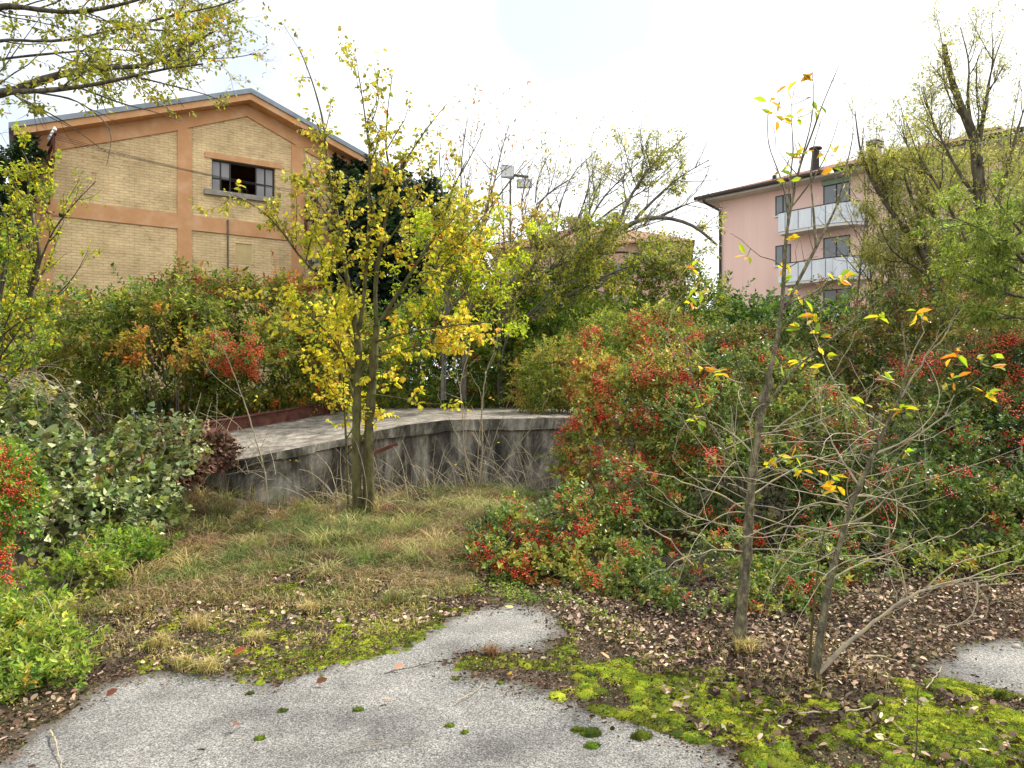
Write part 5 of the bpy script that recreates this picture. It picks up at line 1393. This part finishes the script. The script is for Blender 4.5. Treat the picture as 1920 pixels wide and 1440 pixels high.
# creeping small leaved plants near the grass
m = MB()
q = scatter(9000, [(800,1110),(900,1050),(1020,1090),(1180,1180),(1080,1150),(900,1120)], dn(-.2)); q[:, 2] += rng.uniform(0, .05, len(q))
leaves(m, 'oval', q, rng.normal(size=q.shape) * (1, 1, .3), .022, pick(G_BRIG, q, 1.5, .4, .2))
q = scatter(60000, [(150,1110),(230,1010),(400,985),(700,960),(980,940),(980,1080),(900,1110),(500,1130),(200,1170)], dn(.0)); q[:, 2] += rng.uniform(0, .05, len(q))
leaves(m, 'oval', q, rng.normal(size=q.shape) * (1, 1, .35), .02, pick([(3,(84,108,58)),(3,(112,132,70)),(2,(146,146,90)),(2,(116,96,76))], q, 1.5, .4, .2))
tag(m.build('ground_cover', M_leaf), kind='stuff')

def lay(name, n, poly, size, pal, extra=None, mat=M_dead, zoff=.01, tilt=.28, kind='curl'):
    p = scatter(n, poly, extra); p[:, 2] += zoff + rng.uniform(0, .025, len(p))
    d = rng.normal(size=p.shape) * (1, 1, tilt)
    up = np.tile([0, 0, 1.0], (len(p), 1)) + rng.normal(0, .3, p.shape)
    return p, d, up
m = MB()
offp = lambda p: (~paved(p[:, 0], p[:, 1])) | (rng.uniform(size=len(p)) < .012)
for n, poly, sz, ex in [
    (36000, [(1000,1100),(1200,1070),(1560,1030),(1930,1030),(2100,1050),(2100,1230),(1800,1260),(1500,1330),(1250,1270),(1080,1190)], .036, None),
    (8000, [(1200,1200),(1560,1180),(1800,1260),(1930,1310),(2100,1330),(2100,1500),(1400,1500),(1250,1330)], .045, lambda p: noise(p * (1,1,0), 2.5) + rng.normal(0, .3, len(p)) > .3),
    (5500, [(100,1200),(300,1140),(860,1120),(1080,1150),(1100,1250),(900,1260),(700,1240),(480,1290),(200,1290)], .04, lambda p: noise(p * (1,1,0), 2.5) + rng.normal(0, .3, len(p)) > -.1),
    (500, [(-50,1330),(130,1300),(180,1270),(110,1400),(60,1450),(-50,1500)], .045, None),
    (9000, [(200,1090),(500,1050),(950,1040),(950,1110),(500,1150),(200,1160)], .04, lambda p: noise(p * (1,1,0), 2.5) + rng.normal(0, .3, len(p)) > .1)]:
    p, d, up = lay('l', n, poly, sz, G_LITT, (lambda q, e=ex: offp(q) & (e(q) if e else True)))
    leaves(m, 'curl', p, d, sz * rng.uniform(.4, 1.15, len(p)), pick(G_LITT, p, 1.0, .8, .25), up=up, roll=.35)
for n_, poly in ((230000, [(-100,1240),(200,1080),(900,1050),(1300,1060),(1900,1050),(2150,1060),(2150,1560),(-100,1560)]),):
    q = scatter(n_, poly, lambda q: ~paved(q[:, 0], q[:, 1])); q[:, 2] += rng.uniform(.002, .02, len(q))
    leaves(m, 'curl', q, rng.normal(size=q.shape) * (1, 1, .3), rng.uniform(.005, .02, len(q)), pick([(4,(50,40,36)),(3,(76,62,54)),(2,(112,94,82)),(1,(150,132,112))], q, 2, .8, .2))
n = 150000
q = np.stack([rng.uniform(-3.4, 4.6, n), rng.uniform(2.9, 5.9, n), np.zeros(n)], -1); on = paved(q[:, 0], q[:, 1])
near_ = np.zeros(n, bool)
for ax, ay in ((.06,0),(-.06,0),(0,.07),(0,-.07),(.13,.05),(-.1,-.13),(0,.18),(.2,.1)):
    near_ |= ~paved(q[:, 0] + ax, q[:, 1] + ay) & (rng.uniform(size=n) < .25)
q = q[on & near_ & (rng.uniform(size=n) < .55)]; q[:, 2] = .012 + rng.uniform(0, .006, len(q))
leaves(m, 'curl', q, rng.normal(size=q.shape) * (1, 1, .1), rng.uniform(.004, .024, len(q)), pick([(4,(56,44,36)),(3,(84,68,56)),(2,(120,98,80)),(1,(80,96,36))], q, 2, .8, .2), up=np.tile([0, 0, 1.0], (len(q), 1)))
tag(m.build('leaf_litter', M_dead), kind='stuff')

# moss: cushions carrying a fuzz of tiny blades
MOSS = [(2,(70,70,42)),(3,(76,90,40)),(4,(102,118,44)),(2,(128,142,50))]
MOSSB = [(2,(64,78,34)),(4,(92,110,40)),(4,(122,140,46)),(2,(146,160,56))]
def cushions(mb, p, r, hgt=.45, seg=9, pal=MOSS, fuzz=60):
    rings = [(1.0, 0), (.86, .5), (.6, .82), (.3, .96)]
    a = np.arange(seg) / seg * 6.283
    V = []
    for rr, zz in rings: V += [(rr * math.cos(t), rr * math.sin(t), zz) for t in a]
    V.append((0, 0, 1)); V = np.array(V)
    f4 = [(k*seg+i, k*seg+(i+1)%seg, (k+1)*seg+(i+1)%seg, (k+1)*seg+i) for k in range(3) for i in range(seg)]
    f3 = [(3*seg+i, 3*seg+(i+1)%seg, 4*seg) for i in range(seg)]
    n = len(p); c = pick(pal, p, 1.6, .35, .12)
    sc = np.stack([r * rng.uniform(.75, 1.3, n), r * rng.uniform(.75, 1.3, n), r * hgt], -1)
    W_ = V[None] * sc[:, None, :] * (1 + rng.normal(0, .09, (n, len(V), 1))) + p[:, None, :] - (0, 0, .004)
    b0 = (np.arange(n) * len(V))[:, None, None]
    mb.add(W_.reshape(-1, 3), (b0 + np.array(f4)[None]).reshape(-1, 4), np.repeat(c, len(f4), 0))
    mb.add(W_.reshape(-1, 3), (b0 + np.array(f3)[None]).reshape(-1, 3), np.repeat(c, len(f3), 0))
    nf = np.maximum(6, (fuzz * (r / .04) ** 2)).astype(int)
    idx = np.repeat(np.arange(n), nf); u = norm(rng.normal(size=(len(idx), 3))); u[:, 2] = np.abs(u[:, 2])
    q = p[idx] + u * sc[idx]; dd = norm(u + rng.normal(0, .5, u.shape)) ; s_ = norm(np.cross(dd, rng.normal(size=dd.shape)))
    hh = rng.uniform(.004, .010, len(idx))[:, None]
    T = np.stack([q - s_ * .0016, q + s_ * .0016, q + dd * hh], 1)
    mb.add(T.reshape(-1, 3), np.arange(len(idx) * 3).reshape(-1, 3), np.clip(c[idx] * rng.uniform(.7, 1.7, (len(idx), 1)), 0, .9))
m = MB()
def mossy(n, poly, r, th, sc=2.6, pal=MOSS, hg=.38):
    p = scatter(n, poly, lambda q: noise(q * (1,1,0) + 3, sc) + rng.normal(0, .12, len(q)) > th)
    p[:, 2] = np.maximum(p[:, 2], 0) + .002
    cushions(m, p, r * rng.uniform(.5, 1.3, len(p)), hg, pal=pal)
mossy(4200, [(250,1260),(260,1130),(560,1090),(820,1100),(900,1150),(800,1195),(760,1225),(600,1255),(480,1285)], .028, -.22, sc=4, pal=MOSSB)
mossy(700, [(480,1285),(600,1250),(760,1220),(820,1190),(790,1175),(600,1210),(440,1260)], .032, -.2)
mossy(1900, [(840,1260),(880,1235),(1010,1225),(1080,1195),(1040,1165),(1200,1170),(1280,1240),(1100,1260),(960,1250)], .032, -.3, sc=4)
mossy(2600, [(1030,1310),(1110,1250),(1280,1220),(1420,1300),(1500,1380),(1400,1440),(1330,1400),(1260,1375),(1180,1350),(1080,1325)], .042, .0, 4.2, MOSSB, .45)
mossy(7500, [(1380,1390),(1420,1320),(1560,1300),(1720,1260),(1800,1285),(1930,1310),(2080,1320),(2080,1560),(1450,1560),(1400,1460)], .042, .02, 4.4, MOSSB, .5)
mossy(500, [(1500,1250),(1560,1230),(1560,1300),(1480,1300)], .03, -.2)
mossy(3000, [(1560,1330),(1720,1290),(2000,1330),(2080,1560),(1600,1560)], .045, .05, 4.4, MOSSB, .5)
tag(m.build('moss', M_moss), kind='stuff')

for (a, b_, r_, lbl) in [(671,1334,.024,'dark green moss ball alone in the middle of the paving'), (487,1388,.022,'small moss ball low on the left of the paving'), (530,1336,.022,'small moss ball left of the middle moss ball on the paving'), (469,1303,.02,'moss ball near the upper left rim of the paving'),
        (843,1364,.02,'dark flat moss ball low in the middle of the paving'), (871,1376,.018,'smallest bright moss ball right of the dark flat one'), (855,1276,.02,'moss ball just below the mossy spit of leaves'), (938,1283,.018,'dark moss ball beside the yellow fallen leaf'),
        (1083,1372,.026,'left one of three moss cushions clustered on the lower right of the paving'), (1108,1379,.04,'biggest of three moss cushions clustered on the lower right of the paving'), (1110,1402,.03,'nearest of three moss cushions clustered on the lower right of the paving'), (1202,1385,.042,'wide moss cushion between the cluster of three and the moss carpet'), (1880,1308,.05,'plump moss cushion at the edge of the right hand asphalt patch')]:
    g = ground_at(a, b_); g[2] = .008; m = MB(); cushions(m, np.array([g, g + (r_*.5, .2*r_, 0), g - (r_*.45, .1*r_, 0)]), np.array([r_, r_ * .7, r_ * .7]), .66, 12, [(1,(60,76,32)),(1,(84,104,38))], 150)
    tag(m.build('moss_cushion', M_moss, origin=g), lbl, 'moss', 'moss cushions on the paving')

# lone fallen leaves, twigs, stones, dry tufts
for a, b_, s_, c, lbl in [(952,1274,.05,(214,170,60),'yellow fallen leaf lying on the paving beside a moss ball'), (200,1316,.055,(110,66,48),'brown curled leaf on the left part of the paving'), (593,1290,.06,(96,60,46),'upright brown leaf on the paving near the mossy rim'), (450,1372,.05,(120,80,62),'crumpled brown leaf low on the left of the paving'),
        (383,1420,.045,(84,50,42),'dark brown leaf at the lower left of the paving'), (963,1147,.07,(208,180,100),'pale yellow leaf on the far tip of the paving'), (740,1262,.05,(190,130,104),'pinkish leaf on the middle of the paving'), (735,1321,.045,(196,150,120),'faint tan leaf below the pinkish one'), (1220,1358,.06,(206,180,140),'cream leaf at the rim of the moss carpet'), (208,1280,.06,(74,50,40),'dark leaf at the upper left rim of the paving'), (1143,1243,.06,(206,150,110),'light orange leaf between moss and litter'), (438,1238,.08,(150,84,56),'large rust coloured leaf at the mossy rim on the left')]:
    g = ground_at(a, b_); g[2] = .025; m = MB()
    t = np.array([g, g + (.012, .01, .004)])
    leaves(m, 'curl', t[:1], np.array([[rng.normal(), rng.normal() * .6, .15]]), s_, np.array([lin(*c)]), up=np.array([[0, -.35, 1.0]]), roll=.2)
    m.tube([g, g - (.012, .012, .006), g - (.025, .02, .012)], .0012, 3, col=lin(90, 60, 45))
    tag(m.build('fallen_leaf', M_dead, origin=g), lbl, 'leaf', 'single fallen leaves on the paving')
for pts, r_, lbl in [([(855,1324),(875,1315),(892,1303),(902,1292)], .004, 'short pale curved twig on the middle of the paving'), ([(96,1380),(104,1400),(112,1430),(116,1460)], .0045, 'pale twig at the lower left rim of the paving'), ([(1490,1347),(1600,1344),(1680,1325),(1740,1295),(1765,1262)], .006, 'long grey branch lying over the moss on the right'),
        ([(650,1415),(700,1408),(770,1398)], .003, 'faint thin twig flat on the lower middle of the paving'), ([(1715,1440),(1718,1380),(1722,1290)], .004, 'dark thin stalk standing in the moss at the lower right'), ([(1310,1378),(1327,1370),(1330,1358),(1318,1350)], .005, 'hooked pale twig at the rim of the moss carpet'),
        ([(1625,1238),(1650,1240),(1690,1247)], .009, 'broken piece of pale wood in the litter right of the crooked sapling'), ([(430,1395),(450,1396),(470,1394)], .003, 'thin straw on the left of the paving'), ([(180,1190),(190,1180),(200,1176)], .004, 'pale stick poking from the litter on the left'), ([(720,1270),(770,1262),(830,1242)], .003, 'fine dark twig pointing at the mossy spit')]:
    q = [ground_at(*t) for t in pts]
    if 'standing' in lbl: q = [q[0], P(1718, 1380, q[0][1]), P(1722, 1290, q[0][1])]
    else: q = [t * (1, 1, 0) + (0, 0, max(t[2], .01) + .012 + .01 * math.sin(i * 2)) for i, t in enumerate(q)]
    q = resample(q, .03); q = q + rng.normal(0, .0025, q.shape); m = MB(); m.tube(q, np.linspace(r_, r_ * .4, len(q)), 5, cap=True)
    tag(m.build('twig', M_tan if 'dark' not in lbl else M_bark, origin=q[0]), lbl, 'twig', 'fallen twigs on the ground')
for a, b_, s_, lbl in [(36,1170,.045,'whitish stone in the weeds at the left edge'), (1263,1205,.03,'pale stone in the leaf litter under the thicket'), (1905,1215,.03,'small pale stone by the right hand asphalt patch'), (545,1172,.03,'light stone among moss and dry grass'), (638,1160,.028,'white pebble at the far mossy rim'), (1258,1222,.022,'grey stone below the pale stone in the litter')]:
    g = ground_at(a, b_); u = []
    for i in range(7):
        for j in range(12):
            th = math.pi * i / 6; ph = 6.283 * j / 12; u.append((math.sin(th) * math.cos(ph), math.sin(th) * math.sin(ph), math.cos(th)))
    u = np.array(u); r_ = 1 + noise(u + a, 1.0) * .22 + noise(u + b_, 2.4) * .1
    v = g + u * r_[:, None] * (s_, s_ * .8, s_ * .55) + (0, 0, s_ * .3)
    m = MB(); m.add(v, [(i*12+j, (i+1)*12+j, (i+1)*12+(j+1)%12, i*12+(j+1)%12) for i in range(6) for j in range(12)])
    tag(m.build('stone', M_conc, smooth=False, origin=g), lbl, 'stone', 'loose stones in the litter')
for a, b_, h_, pal, lbl in [(345,1255,.11,GRD,'straw coloured grass tuft at the left paving rim'), (395,1262,.12,GRD,'largest straw grass tuft on the paving rim'), (300,1215,.12,GRD,'dry tuft behind the left paving rim'), (370,1180,.13,GRD,'dry tuft among moss left of centre'), (480,1205,.1,GRD,'faded tuft in the moss patch'), (920,1232,.09,[(1,(96,74,62)),(1,(130,104,84))],'dark withered tuft on the mossy spit of the paving'),
        (740,1135,.16,GR,'upright tuft below the stained wall and in front of the grass band'), (110,1150,.16,GRD,'pale tuft beside the left weeds'), (580,1150,.12,GRD,'spidery tuft in the moss behind the paving'), (350,1020,.32,GR,'broad arching green tuft on the left of the grass band'), (480,1010,.3,GR,'arching tuft in the middle of the grass band'), (640,1030,.26,GR,'arching tuft just below the twin trunks'), (280,1010,.28,[(1,(96,134,52)),(1,(130,160,64))],'fresh green tuft beside the ivy mound'), (1400,1225,.13,GRD,'dry grass blades round the foot of the straight sapling')]:
    g = ground_at(a, b_); n = 260; p = g + rng.normal(0, 1, (n, 3)) * (h_ * .22, h_ * .2, 0); m = MB()
    blades(m, p, h_, .0022 + .004 * (h_ > .2) * .5, pal, .9, 3, .7)
    tag(m.build('grass_tuft', M_grass, origin=g), lbl, 'grass tuft', 'grass tufts beside the paving')
